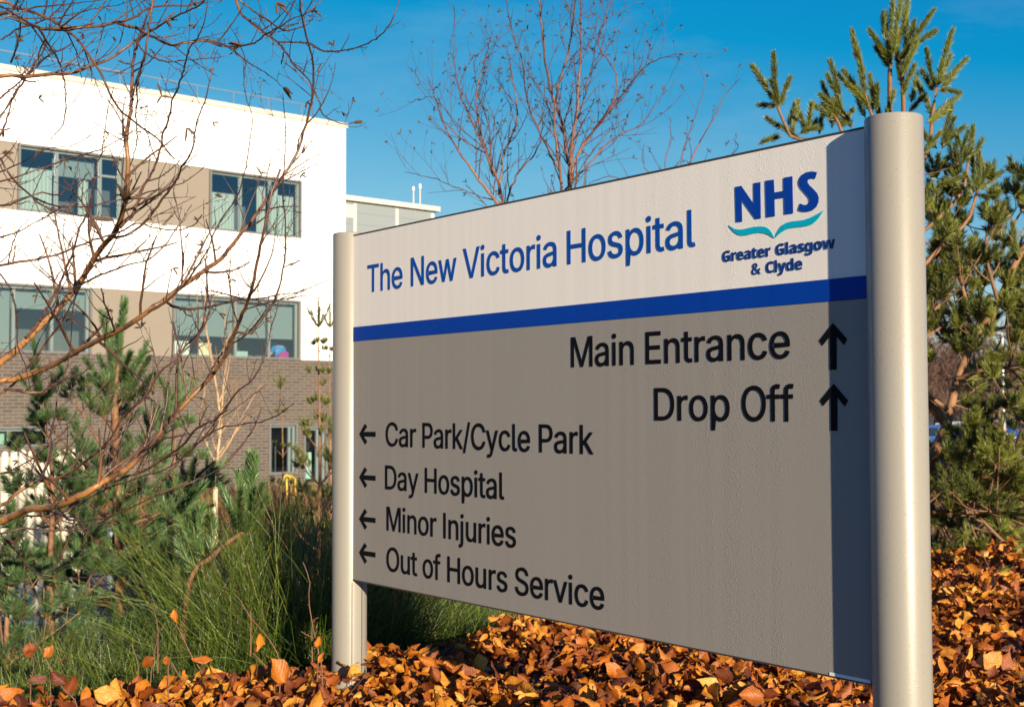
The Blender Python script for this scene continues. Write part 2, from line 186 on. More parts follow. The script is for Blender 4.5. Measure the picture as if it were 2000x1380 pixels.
def droplets(t,amount=.30,base_rough=.38):
    co=t.coord(); 
    # condensation beads: small voronoi domes, denser to the right and along the edges, with dry drip runs
    v=t.new('ShaderNodeTexVoronoi'); t.l(co,v.inputs['Vector']); v.inputs['Scale'].default_value=210; v.inputs['Randomness'].default_value=1
    d=t.math('SUBTRACT',.42,v.outputs['Distance']); d=t.math('MAXIMUM',d,0); d=t.math('POWER',d,.6)
    v2=t.new('ShaderNodeTexVoronoi'); t.l(co,v2.inputs['Vector']); v2.inputs['Scale'].default_value=55
    d2=t.math('MAXIMUM',t.math('SUBTRACT',.22,v2.outputs['Distance']),0); d2=t.math('MULTIPLY',d2,3.0)
    big=t.noise(co,3.2,3); big=t.ramp(big,[(.35,0),(.62,1)])
    sx=t.new('ShaderNodeSeparateXYZ'); t.l(co,sx.inputs[0])
    side=t.new('ShaderNodeMapRange'); t.l(sx.outputs[0],side.inputs[0]); side.inputs[1].default_value=.2; side.inputs[2].default_value=1.7; side.inputs[3].default_value=.05; side.inputs[4].default_value=1
    runs=t.noise(t.mapping(co,(26,26,.5)),1,2); runs=t.ramp(runs,[(.42,0),(.55,1)])
    mask=t.math('MULTIPLY',side.outputs[0],t.math('ADD',t.math('MULTIPLY',big,.6),.4)); mask=t.math('MULTIPLY',mask,t.math('ADD',t.math('MULTIPLY',runs,.65),.35))
    h=t.math('MULTIPLY',t.math('ADD',d,d2),mask)
    t.bump(h,amount,.0022)
    streak=t.noise(t.mapping(co,(34,34,.35)),1,3)
    return mask,streak
def sign_mat(name,col,rough=.40,dirt=.10,spec=.2):
    t=NT(name); mask,streak=droplets(t)
    c=t.mix(streak,tuple(x*(1-dirt) for x in col),tuple(min(1,x*(1+dirt*.6)) for x in col))
    fine=t.noise(t.coord(),260,2)
    c=t.mix(t.math('MULTIPLY',fine,.18),c,tuple(x*.6 for x in col))
    r=t.math('ADD',rough,t.math('MULTIPLY',streak,.12))
    t.set(t.b,Base_Color=c,Roughness=r,Specular_IOR_Level=spec)
    return t.m
M_white=sign_mat('sign_white_vinyl',(.84,.80,.735))
M_grey=sign_mat('sign_grey_paint',(.29,.270,.240))
M_blue=sign_mat('sign_blue_vinyl',(.001,.046,.34),.4,.14,.12)
M_navy=sign_mat('lettering_blue_vinyl',(.004,.070,.36),.4,.2,.12)
M_logo=sign_mat('logo_blue_vinyl',(.003,.050,.34),.4,.1,.12)
M_sub=sign_mat('logo_text_blue_vinyl',(.006,.036,.20),.35,.1)
M_teal=sign_mat('logo_turquoise_vinyl',(.0,.42,.58),.35,.08)
M_black=sign_mat('lettering_black_vinyl',(.004,.004,.006),.6,.3,.10)
M_edge=plain('sign_dark_edge',(.05,.04,.03),.5)
t=NT('post_grey_paint'); co=t.coord(); n=t.noise(co,9,4); sp=t.noise(co,190,2,.8); sp=t.ramp(sp,[(.30,1),(.36,0)])
st=t.noise(t.mapping(co,(30,30,.6)),1,3)
c=t.mix(st,(.205,.193,.166),(.248,.234,.203)); c=t.mix(t.math('MULTIPLY',sp,.45),c,(.12,.09,.06))
c=t.mix(t.math('MULTIPLY',t.ramp(n,[(.5,0),(.75,1)]),.15),c,(.25,.22,.17))
v=t.new('ShaderNodeTexVoronoi'); t.l(co,v.inputs['Vector']); v.inputs['Scale'].default_value=120
dd=t.math('MULTIPLY',t.math('MAXIMUM',t.math('SUBTRACT',.28,v.outputs['Distance']),0),2.4)
t.bump(t.math('MULTIPLY',dd,t.ramp(n,[(.4,.1),(.6,1)])),.5,.0012)
t.set(t.b,Base_Color=c,Roughness=t.math('ADD',.34,t.math('MULTIPLY',n,.14)),Specular_IOR_Level=.35,Coat_Weight=.18,Coat_Roughness=.22)
M_post=t.m

PR=.0610
def post(px):
    r=ray(px,700); o=SL+SN*.02; tt=(o@SN)/(r[:2]@SN); u=float((r[:2]*tt-SL)@SU)
    m=MB(); seg=64
    ZP=ZT+.009; prof=[(PR,0),(PR,ZP-.004),(PR-.0015,ZP-.001),(PR-.004,ZP)]
    for rr,z in prof:
        for i in range(seg):
            a=2*math.pi*i/seg; m.V.append((rr*math.cos(a),rr*math.sin(a),z))
    for k in range(3):
        for i in range(seg):
            j=(i+1)%seg; m.Fc.append([k*seg+i,k*seg+j,(k+1)*seg+j,(k+1)*seg+i])
    m.Fc.append([3*seg+i for i in range(seg)])
    o=m.build('post',M_post,sign,smooth=True); o.location=(u,.02,0)
    return o,u
pL,uL=post(683.5); pR,uR=post(1752.5)
for p,sgn in ((pL,1),(pR,-1)):
    g=MB()
    for a in (-22,14):
        an=R(a)+(0 if sgn>0 else math.pi); x,y=PR*math.cos(an),PR*math.sin(an)
        Mx=Matrix.Translation((x,y,0))@Matrix.Rotation(an,4,'Z')
        g.box((-.004,-.0016,.002),(.0006,.0016,ZB-.006),Mx)
    g.build('groove',M_edge,p)
# one sheet-metal tray per colour field, folded edges
def tray(name,z0,z1,mat,y0=0.0,y1=.040):
    m=MB(); m.box((uL+.004,y0,z0),(uR-.02,y1,z1)); return m.build(name,mat,sign)
tray('header_panel',ZS1+.0005,ZT-.0065,M_white)
tray('direction_panel',ZB+.004,ZS2-.0008,M_grey)
tray('blue_band',ZS2,ZS1,M_blue,-.0012,.039)
MB().box((uL+.004,-.0015,ZT-.0062),(uR-.02,.0415,ZT-.002)).build('edge_trim',M_edge,sign); MB().box((uL+.004,-.0015,ZB),(uR-.02,.0415,ZB+.0038)).build('edge_trim',M_edge,sign)

def grow_loop(lp,d):
    """push a closed outline outwards (a clockwise hole shrinks) to make the strokes heavier"""
    p=[]
    for q in lp:
        if not p or math.hypot(q[0]-p[-1][0],q[1]-p[-1][1])>2e-4: p.append(q)
    if math.hypot(p[0][0]-p[-1][0],p[0][1]-p[-1][1])<2e-4: p.pop()
    out=[]; n=len(p)
    for i in range(n):
        a,b,c=p[i-1],p[i],p[(i+1)%n]
        t1=(b[0]-a[0],b[1]-a[1]); t2=(c[0]-b[0],c[1]-b[1]); l1=math.hypot(*t1); l2=math.hypot(*t2)
        n1=(t1[1]/l1,-t1[0]/l1); n2=(t2[1]/l2,-t2[0]/l2); m=(n1[0]+n2[0],n1[1]+n2[1]); k=max(.55,m[0]*n1[0]+m[1]*n1[1])
        out.append((b[0]+d*m[0]/k,b[1]+d*m[1]/k))
    return out
def flat_letters(name,loops,mat,parent,th=.0010,y=-.0004,offset=0.0,font=False):
    """closed outlines in panel (u,z) -> thin vinyl shape with holes cut by even-odd fill"""
    def area(l): return sum(l[i][0]*l[(i+1)%len(l)][1]-l[(i+1)%len(l)][0]*l[i][1] for i in range(len(l)))
    def inside(p,l):
        r=False
        for i in range(len(l)):
            (x1,y1),(x2,y2)=l[i],l[i-1]
            if (y1>p[1])!=(y2>p[1]) and p[0]<(x2-x1)*(p[1]-y1)/(y2-y1)+x1: r=not r
        return r
    outer=[l for l in loops if not(font and area(l)>0)]; holes=[l for l in loops if font and area(l)>0]
    V=[];Fc=[]; dg=None
    for k,ol in enumerate(outer):
        grp=[(ol if area(ol)>0 else ol[::-1])]+[(h if area(h)<0 else h[::-1]) for h in holes if inside(h[0],ol)]
        c=bpy.data.curves.new(name,'CURVE'); c.dimensions='2D'; c.fill_mode='BOTH'; c.extrude=th/2
        for lp in grp:
            if offset: lp=grow_loop(lp,offset)
            s=c.splines.new('POLY'); s.points.add(len(lp)-1)
            for i,(p,q) in enumerate(lp): s.points[i].co=(p,q,0,1)
            s.use_cyclic_u=True
        tmp=bpy.data.objects.new('tmp',c); me=bpy.data.meshes.new_from_object(tmp); bpy.data.objects.remove(tmp)
        n0=len(V); yy=y-th/2-(k%3)*.00009
        V+=[(v.co.x,yy-v.co.z,v.co.y) for v in me.vertices]; Fc+=[[n0+i for i in f.vertices] for f in me.polygons]
        bpy.data.meshes.remove(me)
    return mesh_obj(name,V,Fc,mat,parent)
def word_loops(font,text,x0,x1,base,cap):
    g=GLYPHS[font]; capu=max(g['H'][1][1::2]); s=cap/capu; x=0; loops=[]
    for ch in text:
        adv,*ls=g[ch]
        for l in ls: loops.append([(x+l[i],l[i+1]) for i in range(0,len(l),2)])
        x+=adv*(.975 if font=='I' else .985)
    a=min(p[0] for l in loops for p in l); b=max(p[0] for l in loops for p in l)
    k=(x1-x0)/(b-a)
    return [[(x0+(p[0]-a)*k,base+p[1]*s) for p in l] for l in loops]
def line(name,font,words,base,cap,mat,offset=0.0,parent=None):
    """words: (text, left px, right px, y px near the baseline) ; base/cap in panel metres"""
    for w,xa,xb,yy in words: flat_letters(name,word_loops(font,w,suv(xa,yy)[0],suv(xb,yy)[0],base,cap),mat,parent or sign,offset=offset,font=True)
def bc(pts,tops):
    b=sum(suv(*p)[1] for p in pts)/len(pts); t=sum(suv(*p)[1] for p in tops)/len(tops); return b,t-b
b,c=bc([(729,571),(1109.5,514.5),(1358,479.5)],[(724,520),(1109.5,448.3)])
print('title',b,c)
line('title_lettering','I',[('The',718.5,786.5,568),('New',803.5,892,560),('Victoria',905.5,1087.5,535),('Hospital',1109,1358.5,500)],b,c,M_navy,.0007)
b,c=bc([(1118,716.6),(1262.3,710)],[(1118,659),(1262.3,648.5)]); print(b,c)
line('lettering','I',[('Main',1116.5,1238.3,715),('Entrance',1262.3,1543.4,705)],b,c,M_black,.0007)
b,c2=bc([(1280,820.4),(1539.5,821.6)],[(1280,758)]); print(b,c2)
line('lettering','I',[('Drop',1279.4,1425.5,820),('Off',1450.4,1551,820)],b,c,M_black,.0007)
b,c3=bc([(826.2,872.9),(1054,882.4)],[(826.2,826),(1054,828)]); print(b,c3)
line('lettering','I',[('Car',754.3,813.2,870),('Park/Cycle',826.2,1035.7,878),('Park',1054,1159.4,884)],b,c3,M_black,.0007)
b,c4=bc([(753.8,954),(830.8,960.7),(985,975.2)],[(753.8,908.5),(830.8,912.9)]); print(b,c4)
line('lettering','I',[('Day',753.2,817.5,955),('Hospital',830.8,985,968)],b,c3,M_black,.0007)
b,c5=bc([(757,1034.6),(867.3,1050)],[(757,988.8),(867.3,1001)]); print(b,c5)
line('lettering','I',[('Minor',756,852.9,1040),('Injuries',867,1008,1058)],b,c3,M_black,.0007)
b,c6=bc([(874.9,1134.5),(1115.4,1179.5)],[(874.9,1085.3)]); print(b,c6)
line('lettering','I',[('Out',755.8,815.2,1115),('of',826.8,861,1125),('Hours',874.9,991.4,1145),('Service',1007.3,1180.6,1180)],b,c3,M_black,.0007)
# arrows
AU=[suv(1100+x/3.3333,620+y/3.3333) for x,y in ((1757,35),(1850,140),(1829,178),(1781,122),(1781,338),(1739,340),(1737,124),(1690,181),(1670,148))]
AL=[suv(690+x/3.451,810+y/3.451) for x,y in ((43,128),(80,59),(95,79),(72,113),(152,113),(152,146),(72,144),(95,178),(82,198))]
def arrow(pts,du,dz): flat_letters('arrow',[[(u+du,z+dz) for u,z in pts]],M_black,sign)
u1,z1=suv(1627.1,630.5); u2,z2=suv(1628.6,749)
arrow(AU,0,0); arrow(AU,u2-u1,z2-z1)
z0=suv(702.5,847)[1]
for yt in (847,931.1,1012,1078): arrow(AL,0,suv(702.5,yt)[1]-z0)
# logo (outlines measured on the sign face)
def lg(pts,name,mat,par):
    return flat_letters(name,[[suv(1400+x/5.75,320+y/5.75) for x,y in p] for p in pts],mat,par)
def smooth_loop(p,n=3):
    out=[]; k=len(p)
    for i in range(k):
        a,b,c,d=[np.array(p[(i+j)%k],float) for j in (-1,0,1,2)]
        for q in range(n):
            t=q/n; out.append(tuple(.5*((2*b)+(-a+c)*t+(2*a-5*b+4*c-d)*t*t+(-a+3*b-3*c+d)*t**3)))
    return out
Ng=[(210,260),(278,247),(420,455),(418,217),(492,206),(497,612),(437,620),(282,405),(288,648),(220,655)]
Hg=[(550,190),(643,178),(650,322),(757,303),(755,157),(852,139),(860,555),(765,568),(760,378),(650,395),(655,587),(560,600)]
Sg=[(1130,97),(1107,167),(1080,160),(1055,165),(1030,178),(1022,195),(1025,215),(1045,243),(1090,285),(1130,330),(1148,375),(1145,430),(1120,485),(1080,520),(1030,535),(980,537),(940,528),(918,517),(942,445),(965,458),(995,463),(1025,455),(1043,435),(1047,408),(1035,375),(1000,335),(955,285),(930,245),(923,205),(935,160),(965,120),(1010,95),(1060,86),(1100,88)]
logo=lg([Ng,Hg,Sg],'logo_lettering',M_logo,sign)
W1=[(135,690),(165,707),(200,727),(240,737),(290,736),(350,722),(420,707),(490,702),(540,706),(580,725),(605,750),(628,785),(648,830),(620,815),(585,793),(540,777),(480,770),(420,778),(350,797),(290,803),(245,795),(205,770),(170,735)]
W2=[(658,830),(680,775),(705,730),(735,690),(780,663),(840,647),(910,640),(980,630),(1050,605),(1110,575),(1160,548),(1205,525),(1180,560),(1150,605),(1115,645),(1075,677),(1020,695),(950,705),(880,712),(820,722),(770,742),(720,775)]
lg([W1,W2],'logo_swoosh',M_teal,sign)
b,c=bc([(1433,509.6),(1538.3,495.7),(1626,484.3)],[(1538.3,474.5)])
print('logo',b,c)
cc=suv(1538.3,474)[1]-suv(1538.3,495.7)[1]
line('logo_text','B',[('Greater',1411.8,1505.7,500),('Glasgow',1516,1631.3,492)],b,cc,M_sub,.0004)
b2=suv(1516.5,531)[1]
line('logo_text','B',[('&',1469.2,1486.4,533),('Clyde',1496.9,1567.5,528)],b2,cc,M_sub,.0004)
ua,za=suv(1620.5,1311.5); ub,zb=suv(1700,1337.6)
m=MB(); m.box((ua,-.0012,zb),(ub,-.0002,za)); m.build('sticker',sign_mat('sticker_white',(.85,.86,.84)),sign)
# ------------------------------------------------------------------ sun, sky, camera
SUN_B=R(157); SUN_E=R(13)
sd=Vector((math.sin(SUN_B)*math.cos(SUN_E),math.cos(SUN_B)*math.cos(SUN_E),math.sin(SUN_E)))
L=bpy.data.lights.new('sun','SUN'); L.energy=5.0; L.angle=R(.53); L.color=(1.0,.84,.62)
so=bpy.data.objects.new('sun',L); COL.objects.link(so); so.rotation_euler=sd.to_track_quat('Z','Y').to_euler()
w=bpy.data.worlds.new('World'); scene.world=w; w.use_nodes=True; nt=w.node_tree; bg=nt.nodes['Background']
sky=nt.nodes.new('ShaderNodeTexSky'); sky.sky_type='NISHITA'; sky.sun_disc=False; sky.sun_elevation=SUN_E; sky.sun_rotation=SUN_B
sky.air_density=1.0; sky.dust_density=.1; sky.ozone_density=4
ma=nt.nodes.new('ShaderNodeVectorMath'); ma.operation='MULTIPLY_ADD'; ma.inputs[1].default_value=(1.045,.66,.333); ma.inputs[2].default_value=(-1.30,-.24,1.47)
mm=nt.nodes.new('ShaderNodeVectorMath'); mm.operation='MAXIMUM'; mm.inputs[1].default_value=(.02,.05,.1)
nt.links.new(sky.outputs[0],ma.inputs[0]); nt.links.new(ma.outputs[0],mm.inputs[0]); tc=nt.nodes.new('ShaderNodeTexCoord'); mp=nt.nodes.new('ShaderNodeMapping'); mp.inputs['Scale'].default_value=(1.2,1.2,5); mp.inputs['Rotation'].default_value=(.3,.5,.2); nt.links.new(tc.outputs['Generated'],mp.inputs[0])
cn=nt.nodes.new('ShaderNodeTexNoise'); cn.inputs['Scale'].default_value=3.2; cn.inputs['Detail'].default_value=7; cn.inputs['Roughness'].default_value=.62; nt.links.new(mp.outputs[0],cn.inputs['Vector'])
cr=nt.nodes.new('ShaderNodeMapRange'); cr.inputs[1].default_value=.52; cr.inputs[2].default_value=.80; cr.inputs[3].default_value=0; cr.inputs[4].default_value=.12; nt.links.new(cn.outputs['Fac'],cr.inputs[0])
cm=nt.nodes.new('ShaderNodeMix'); cm.data_type='RGBA'; cm.inputs[7].default_value=(3.4,3.9,4.4,1); nt.links.new(cr.outputs[0],cm.inputs[0]); nt.links.new(mm.outputs[0],cm.inputs[6]); nt.links.new(cm.outputs[2],bg.inputs[0]); bg.inputs[1].default_value=.1
cam=bpy.data.cameras.new('camera'); co_=bpy.data.objects.new('camera',cam); COL.objects.link(co_); scene.camera=co_
cam.sensor_width=36; cam.lens=36*F/2000; cam.clip_end=3000; cam.clip_start=.05
Mr=Matrix.Rotation(math.pi/2+PITCH,4,'X')@Matrix.Rotation(ROLL,4,'Z')
co_.matrix_world=Matrix.Translation((0,0,EYE))@Mr
cam.dof.use_dof=True; cam.dof.focus_distance=3.3; cam.dof.aperture_fstop=9.5
scene.view_settings.view_transform='Standard'; scene.view_settings.look='None'; scene.view_settings.exposure=1.0; scene.view_settings.gamma=1
scene.render.engine='CYCLES'; scene.cycles.max_bounces=6; scene.cycles.transparent_max_bounces=12; scene.cycles.caustics_reflective=False; scene.cycles.caustics_refractive=False
try: scene.cycles.use_denoising=True; scene.cycles.denoiser='OPENIMAGEDENOISE'
except Exception: pass
# ------------------------------------------------------------------ white hospital block
BD=np.array([-.751,-.660]); BD/=np.hypot(*BD)       # along the front wall, away from the corner (to the left)
BN=np.array([-BD[1],BD[0]])                          # candidate normal
BC=(P(674,703,45.0))[:2]
if BN@(-BC)>0: BN=-BN                                # BN points into the building
def wuv(px,py,off=0.0):
    r=ray(px,py); o=BC+BN*off; t=(o@BN)/(r[:2]@BN); p=r*t
    return float((p[:2]-BC)@BD), float(p[2]+EYE)
GZ=-1.0
# local frame: x along the wall to the RIGHT (so it is right handed), y into the building, z up; origin at the corner on the ground
bld=thing('hospital_building','three storey white rendered hospital block with brown brick ground floor and banded windows','building',(BC[0],BC[1],GZ),math.atan2(-BD[1],-BD[0]))
def L2(px,py,off=0.0):
    t,z=wuv(px,py,off); return -t,z-GZ
M_render=plain('white_render',(.86,.85,.82),.85,var=.03,scale=.7)
M_coping=plain('cream_coping',(.50,.45,.38),.6)
M_panel=plain('taupe_cladding_panel',(.205,.178,.145),.45,var=.05)
M_frame=plain('grey_window_frame',(.12,.125,.125),.45)
M_lframe=plain('pale_window_frame',(.14,.18,.18),.4)
M_in=plain('dark_interior',(.012,.012,.014),.9)
M_blind=plain('green_grey_blind',(.17,.20,.20),.8,var=.04)
M_curt=None
t=NT('pale_green_curtain'); co=t.coord(); wv=t.new('ShaderNodeTexWave'); t.l(co,wv.inputs[0]); wv.inputs['Scale'].default_value=2.6; wv.inputs['Distortion'].default_value=1.5
c=t.mix(wv.outputs['Fac'],(.27,.31,.29),(.40,.44,.40)); t.set(t.b,Base_Color=c,Roughness=.9); M_curt=t.m
t=NT('window_glass'); t.set(t.b,Base_Color=(.75,.9,.92,1),Roughness=.03,Transmission_Weight=1.0,IOR=1.15,Specular_IOR_Level=.5)
gl=t.new('ShaderNodeBsdfGlossy'); gl.inputs['Roughness'].default_value=.04; gl.inputs['Color'].default_value=(.6,.75,.85,1)
tr=t.new('ShaderNodeBsdfTransparent'); tr.inputs[0].default_value=(.84,.95,.94,1)
fr=t.new('ShaderNodeFresnel'); fr.inputs[0].default_value=1.5
mx=t.new('ShaderNodeMixShader'); t.l(t.math('ADD',fr.outputs[0],.15),mx.inputs[0]); t.l(tr.outputs[0],mx.inputs[1]); t.l(gl.outputs[0],mx.inputs[2]); t.l(mx.outputs[0],t.out.inputs[0]); M_glass=t.m
t=NT('brown_brick'); co=t.coord()
br=t.new('ShaderNodeTexBrick'); 
mp=t.new('ShaderNodeMapping'); t.l(co,mp.inputs[0]); mp.inputs['Rotation'].default_value=(R(90),0,0); t.l(mp.outputs[0],br.inputs['Vector'])
br.inputs['Scale'].default_value=1.0; br.inputs['Brick Width'].default_value=.33; br.inputs['Row Height'].default_value=.105; br.inputs['Mortar Size'].default_value=.016; br.offset=.5
br.inputs['Color1'].default_value=(.098,.076,.064,1); br.inputs['Color2'].default_value=(.060,.048,.042,1); br.inputs['Mortar'].default_value=(.15,.13,.108,1)
nn=t.noise(co,.8,3); c=t.mix(t.math('MULTIPLY',nn,.35),br.outputs['Color'],(.045,.038,.035))
t.set(t.b,Base_Color=c,Roughness=.85); t.bump(br.outputs['Fac'],-.4,.01); M_brick=t.m

ztop=L2(674,250)[1]; zb=L2(620,703.5)[1]; xl=-26.0; xr=0.0
print('bld top',ztop,'brick top',zb,'x at px0',L2(0,300)[0])
# bands
UT=[L2(x,y)[1] for x,y in ((35,272),(410,326),(590,353))]; UB=[L2(x,y)[1] for x,y in ((35,404),(410,447),(590,466))]
LT=[L2(x,y)[1] for x,y in ((28,551),(340,574),(588,587))]; print('UT',UT,'UB',UB,'LT',LT)
ut=UT[2]; ub=UB[2]; lt=LT[2]; bxr=L2(590,400)[0]
DEP=9.0
def wallbox(m,x0,x1,z0,z1,y0=0,y1=.35): m.box((x0,y0,z0),(x1,y1,z1))
m=MB()
wallbox(m,xl,xr,ut,ztop); wallbox(m,xl,xr,lt,ub); wallbox(m,bxr,xr,ub,ut); wallbox(m,bxr,xr,zb,lt)
m.box((-.35,.35,zb),(0,DEP,ztop)); m.box((xl,.35,zb),(xl+.35,DEP,ztop)); m.box((xl,DEP,0),(xr,DEP+.3,ztop))
m.box((xl+.35,.35,ztop-.35),(-.35,DEP,ztop-.1))
m.build('wall',M_render,bld)
m=MB(); m.box((xl-.05,-.06,ztop),(xr+.06,.45,ztop+.16)); m.box((-.45,.45,ztop),(.06,DEP,ztop+.16)); m.build('coping',M_coping,bld)
# railing, set back on the roof
m=MB(); zr=ztop+.05; hh=.85
for k in range(15):
    x=-1.2-k*1.35; m.box((x-.014,1.0,ztop-.1),(x+.014,1.03,ztop+hh))
m.box((-1.2-14*1.35,1.0,ztop+hh-.012),(-1.0,1.03,ztop+hh+.016)); m.box((-1.2-14*1.35,1.0,ztop+.43),(-1.0,1.02,ztop+.445))
rail=m.build('roof_railing',plain('railing_steel',(.16,.19,.21),.5,.2),bld)
# brick ground floor with openings
gw=[(L2(-60,850)[0],L2(104,850)[0],L2(60,872)[1],L2(60,832)[1]), (L2(526,870)[0],L2(582,870)[0],L2(555,925)[1],L2(555,826)[1]), (L2(594,900)[0],L2(640,900)[0],0.02,L2(610,832)[1])]
print('gw',gw)
m=MB(); xs=xl
for (a,b_,c_,d_) in gw:
    wallbox(m,xs,a,0,zb-.003,.02); wallbox(m,a,b_,d_,zb-.003,.02)
    if c_>.05: wallbox(m,a,b_,0,c_,.02)
    xs=b_
wallbox(m,xs,xr,0,zb-.003,.02); m.box((-.35,.37,0),(0,DEP,zb-.003)); m.build('brick_wall',M_brick,bld)
m=MB(); m.box((xl+.4,2.4,.05),(-.4,2.5,ztop-.4)); m.box((xl+.4,.4,zb-.35),(-.4,2.4,zb-.1)); m.box((xl+.4,.4,ub-.6),(-.4,2.4,ub-.35)); m.build('interior_lining',plain('interior_grey',(.08,.085,.09),.9),bld)
def window(x0,x1,z0,z1,mull=(),setback=.10,cover=(),transom=None,frame=.07):
    """one opening: frame, mullions, glass pane and what hangs behind it"""
    m=MB(); y0=setback; y1=setback+.08
    m.box((x0,y0-.1,z0),(x1,y1,z0+frame)); m.box((x0,y0-.1,z1-frame),(x1,y1,z1)); m.box((x0,y0-.1,z0+frame),(x0+frame,y1,z1-frame)); m.box((x1-frame,y0-.1,z0+frame),(x1,y1,z1-frame))
    wdo=m.build('window',M_frame,bld)
    m=MB()
    for q in mull: m.box((q-.045,y0+.002,z0+frame),(q+.045,y1-.01,z1-frame))
    f2=frame+.002
    m.box((x0+f2,y0+.004,z1-frame-.07),(x1-f2,y1-.012,z1-f2)); m.box((x1-frame-.09,y0+.004,z0+f2),(x1-f2,y1-.012,z1-frame-.072))
    if transom: 
        for (ta,tb,tz) in transom: m.box((ta+.048,y0+.006,tz-.035),(tb-.048,y1-.014,tz+.035))
    m.build('frame',M_lframe,wdo)
    MB().quad([(x0+f2,y0+.05,z0+f2),(x1-f2,y0+.05,z0+f2),(x1-f2,y0+.05,z1-f2),(x0+f2,y0+.05,z1-f2)]).build('pane',M_glass,wdo)
    for (nm,a,b_,c_,d_,mt,yy) in cover: MB().box((a,yy,c_),(b_,yy+.02,d_)).build(nm,mt,wdo)
    return wdo
X=lambda px,py=400: L2(px,py)[0]
Z=lambda px,py: L2(px,py)[1]
# upper band
wU1=window(X(35),X(243),ub,ut,[X(113),X(198)],cover=[('curtain',X(37),X(112),ub+.1,ut-.62,M_curt,.45),('curtain',X(168),X(187),ub+.1,ut-.1,M_curt,.6),('blind',X(114),X(196),ut-.75,ut-.1,M_blind,.5)],transom=[(X(198),X(238),ub+1.35)])
wU2=window(X(410),X(590),ub,ut,[X(473),X(531)],cover=[('curtain',X(412),X(470),ub+.1,ut-.68,M_curt,.45),('curtain',X(519),X(560),ub+.1,ut-.1,M_curt,.6),('curtain',X(556),X(586),ub+.1,ut-.52,M_curt,.45)])
wU0=window(-25.5,X(-60),ub,ut,[-23])
for a,b_ in ((X(-60),X(35)),(X(243),X(410))):
    MB().box((a+.01,.05,ub+.003),(b_-.01,.2,ut-.003)).build('cladding_panel',M_panel,bld)
# lower band
zw=zb+.0
lz=lt-zw
wL1=window(X(-120),X(183),zw,lt,[X(-40),X(32),X(107)],cover=[('blind',X(-118),X(31),zw+.1,lt-.1,M_blind,.40),('blind',X(33),X(178),Z(100,603),lt-.1,M_blind,.40)])
wL2=window(X(340),X(588),zw,lt,[X(465),X(530)],cover=[('blind',X(342),X(585),Z(560,661),lt-.1,M_blind,.40),('notice_board',X(345),X(392),zw+.05,Z(380,664),plain('white_board',(.62,.66,.62),.8),.7),('notice_board',X(412),X(436),zw+.05,Z(420,668),plain('cream_board',(.62,.55,.36),.8),.75),
   ('desk',X(486),X(512),zw+.05,zw+.28,plain('desk_items',(.30,.40,.38),.8),.9)])
MB().box((X(183)+.01,.05,zw+.003),(X(340)-.01,.2,lt-.003)).build('cladding_panel',M_panel,bld)
MB().box((xl,.05,zw+.003),(X(-120)-.01,.2,lt-.003)).build('cladding_panel',M_panel,bld)
# ground floor openings
a,b_,c_,d_=gw[0]; window(a,b_,c_,d_,[X(20,850)],cover=[('blind',a+.1,X(18,850),c_+.08,d_-.1,plain('mint_blind',(.33,.50,.42),.8),.4)])
a,b_,c_,d_=gw[1]; window(a,b_,c_,d_,[b_-.28])
a,b_,c_,d_=gw[2]; wdo=window(a,b_,c_,d_,[a+(b_-a)*.62],cover=[('door_leaf',a+.1,a+(b_-a)*.5,.2,d_-.9,plain('mint_door',(.40,.62,.56),.6),.3),('blue_panel',a+(b_-a)*.64,b_-.1,.1,1.5,plain('blue_panel',(.02,.14,.42),.6),.3)])
# tall white column with chair and person seen through the lower right window
def body(name,pts,mat,parent,segs=10):
    """one continuous surface: chains of (x,y,z,rx,ry) rings joined by skinning"""
zf=zw-.62   # floor inside
px0=X(549,690); 
ch=thing('office_chair','magenta office chair back behind the lower window of the white building','chair',(0,0,0))
bw=Matrix.Translation((BC[0],BC[1],GZ))@Matrix.Rotation(math.atan2(-BD[1],-BD[0]),4,'Z')
def place(o,x,y,z,rot=0): o.matrix_world=bw@Matrix.Translation((x,y,z))@Matrix.Rotation(rot,4,'Z')
place(ch,L2(556,690,.95)[0],.95,zf)
m=MB()
prof=[]
for i in range(17):
    a=math.pi*i/16; prof.append((.27*math.cos(a)*(1 if abs(math.cos(a))<.9 else 1),.78+.16*math.sin(a)))
prof=[(.25,.40)]+prof+[(-.25,.40)]
m.prism([(x,z) for x,z in prof],-.04,.03); m.build('backrest',plain('magenta_fabric',(.34,.015,.22),.8),ch,bevel=.015)
m=MB(); m.box((-.24,.02,.44),(.24,.48,.52)); m.build('seat',bpy.data.materials['magenta_fabric'],ch,bevel=.02)
m=MB(); m.cyl((0,.25,.1),.03,.34,10)
for k in range(5):
    a=2*math.pi*k/5; m.tube((0,.25,.1),(.27*math.cos(a),.25+.27*math.sin(a),.05),.02)
m.build('base',M_in,ch)
def skin_body(name,verts,edges,radii,mat,parent,sub=2):
    me=bpy.data.meshes.new(name); me.from_pydata(verts,edges,[]); me.materials.append(mat)
    o=bpy.data.objects.new(name,me); COL.objects.link(o); o.parent=parent
    sk=o.modifiers.new('skin','SKIN'); 
    me.skin_vertices.new() if not me.skin_vertices else None
    for i,rr in enumerate(radii): me.skin_vertices[0].data[i].radius=(rr,rr) if not hasattr(rr,'__len__') else rr
    me.skin_vertices[0].data[0].use_root=True
    ss=o.modifiers.new('sub','SUBSURF'); ss.levels=sub; ss.render_levels=sub
    return o
per=thing('person','person in a bright blue top seated behind the lower window, back to us','person',(0,0,0))
place(per,L2(548,690,1.1)[0],1.05,zf)
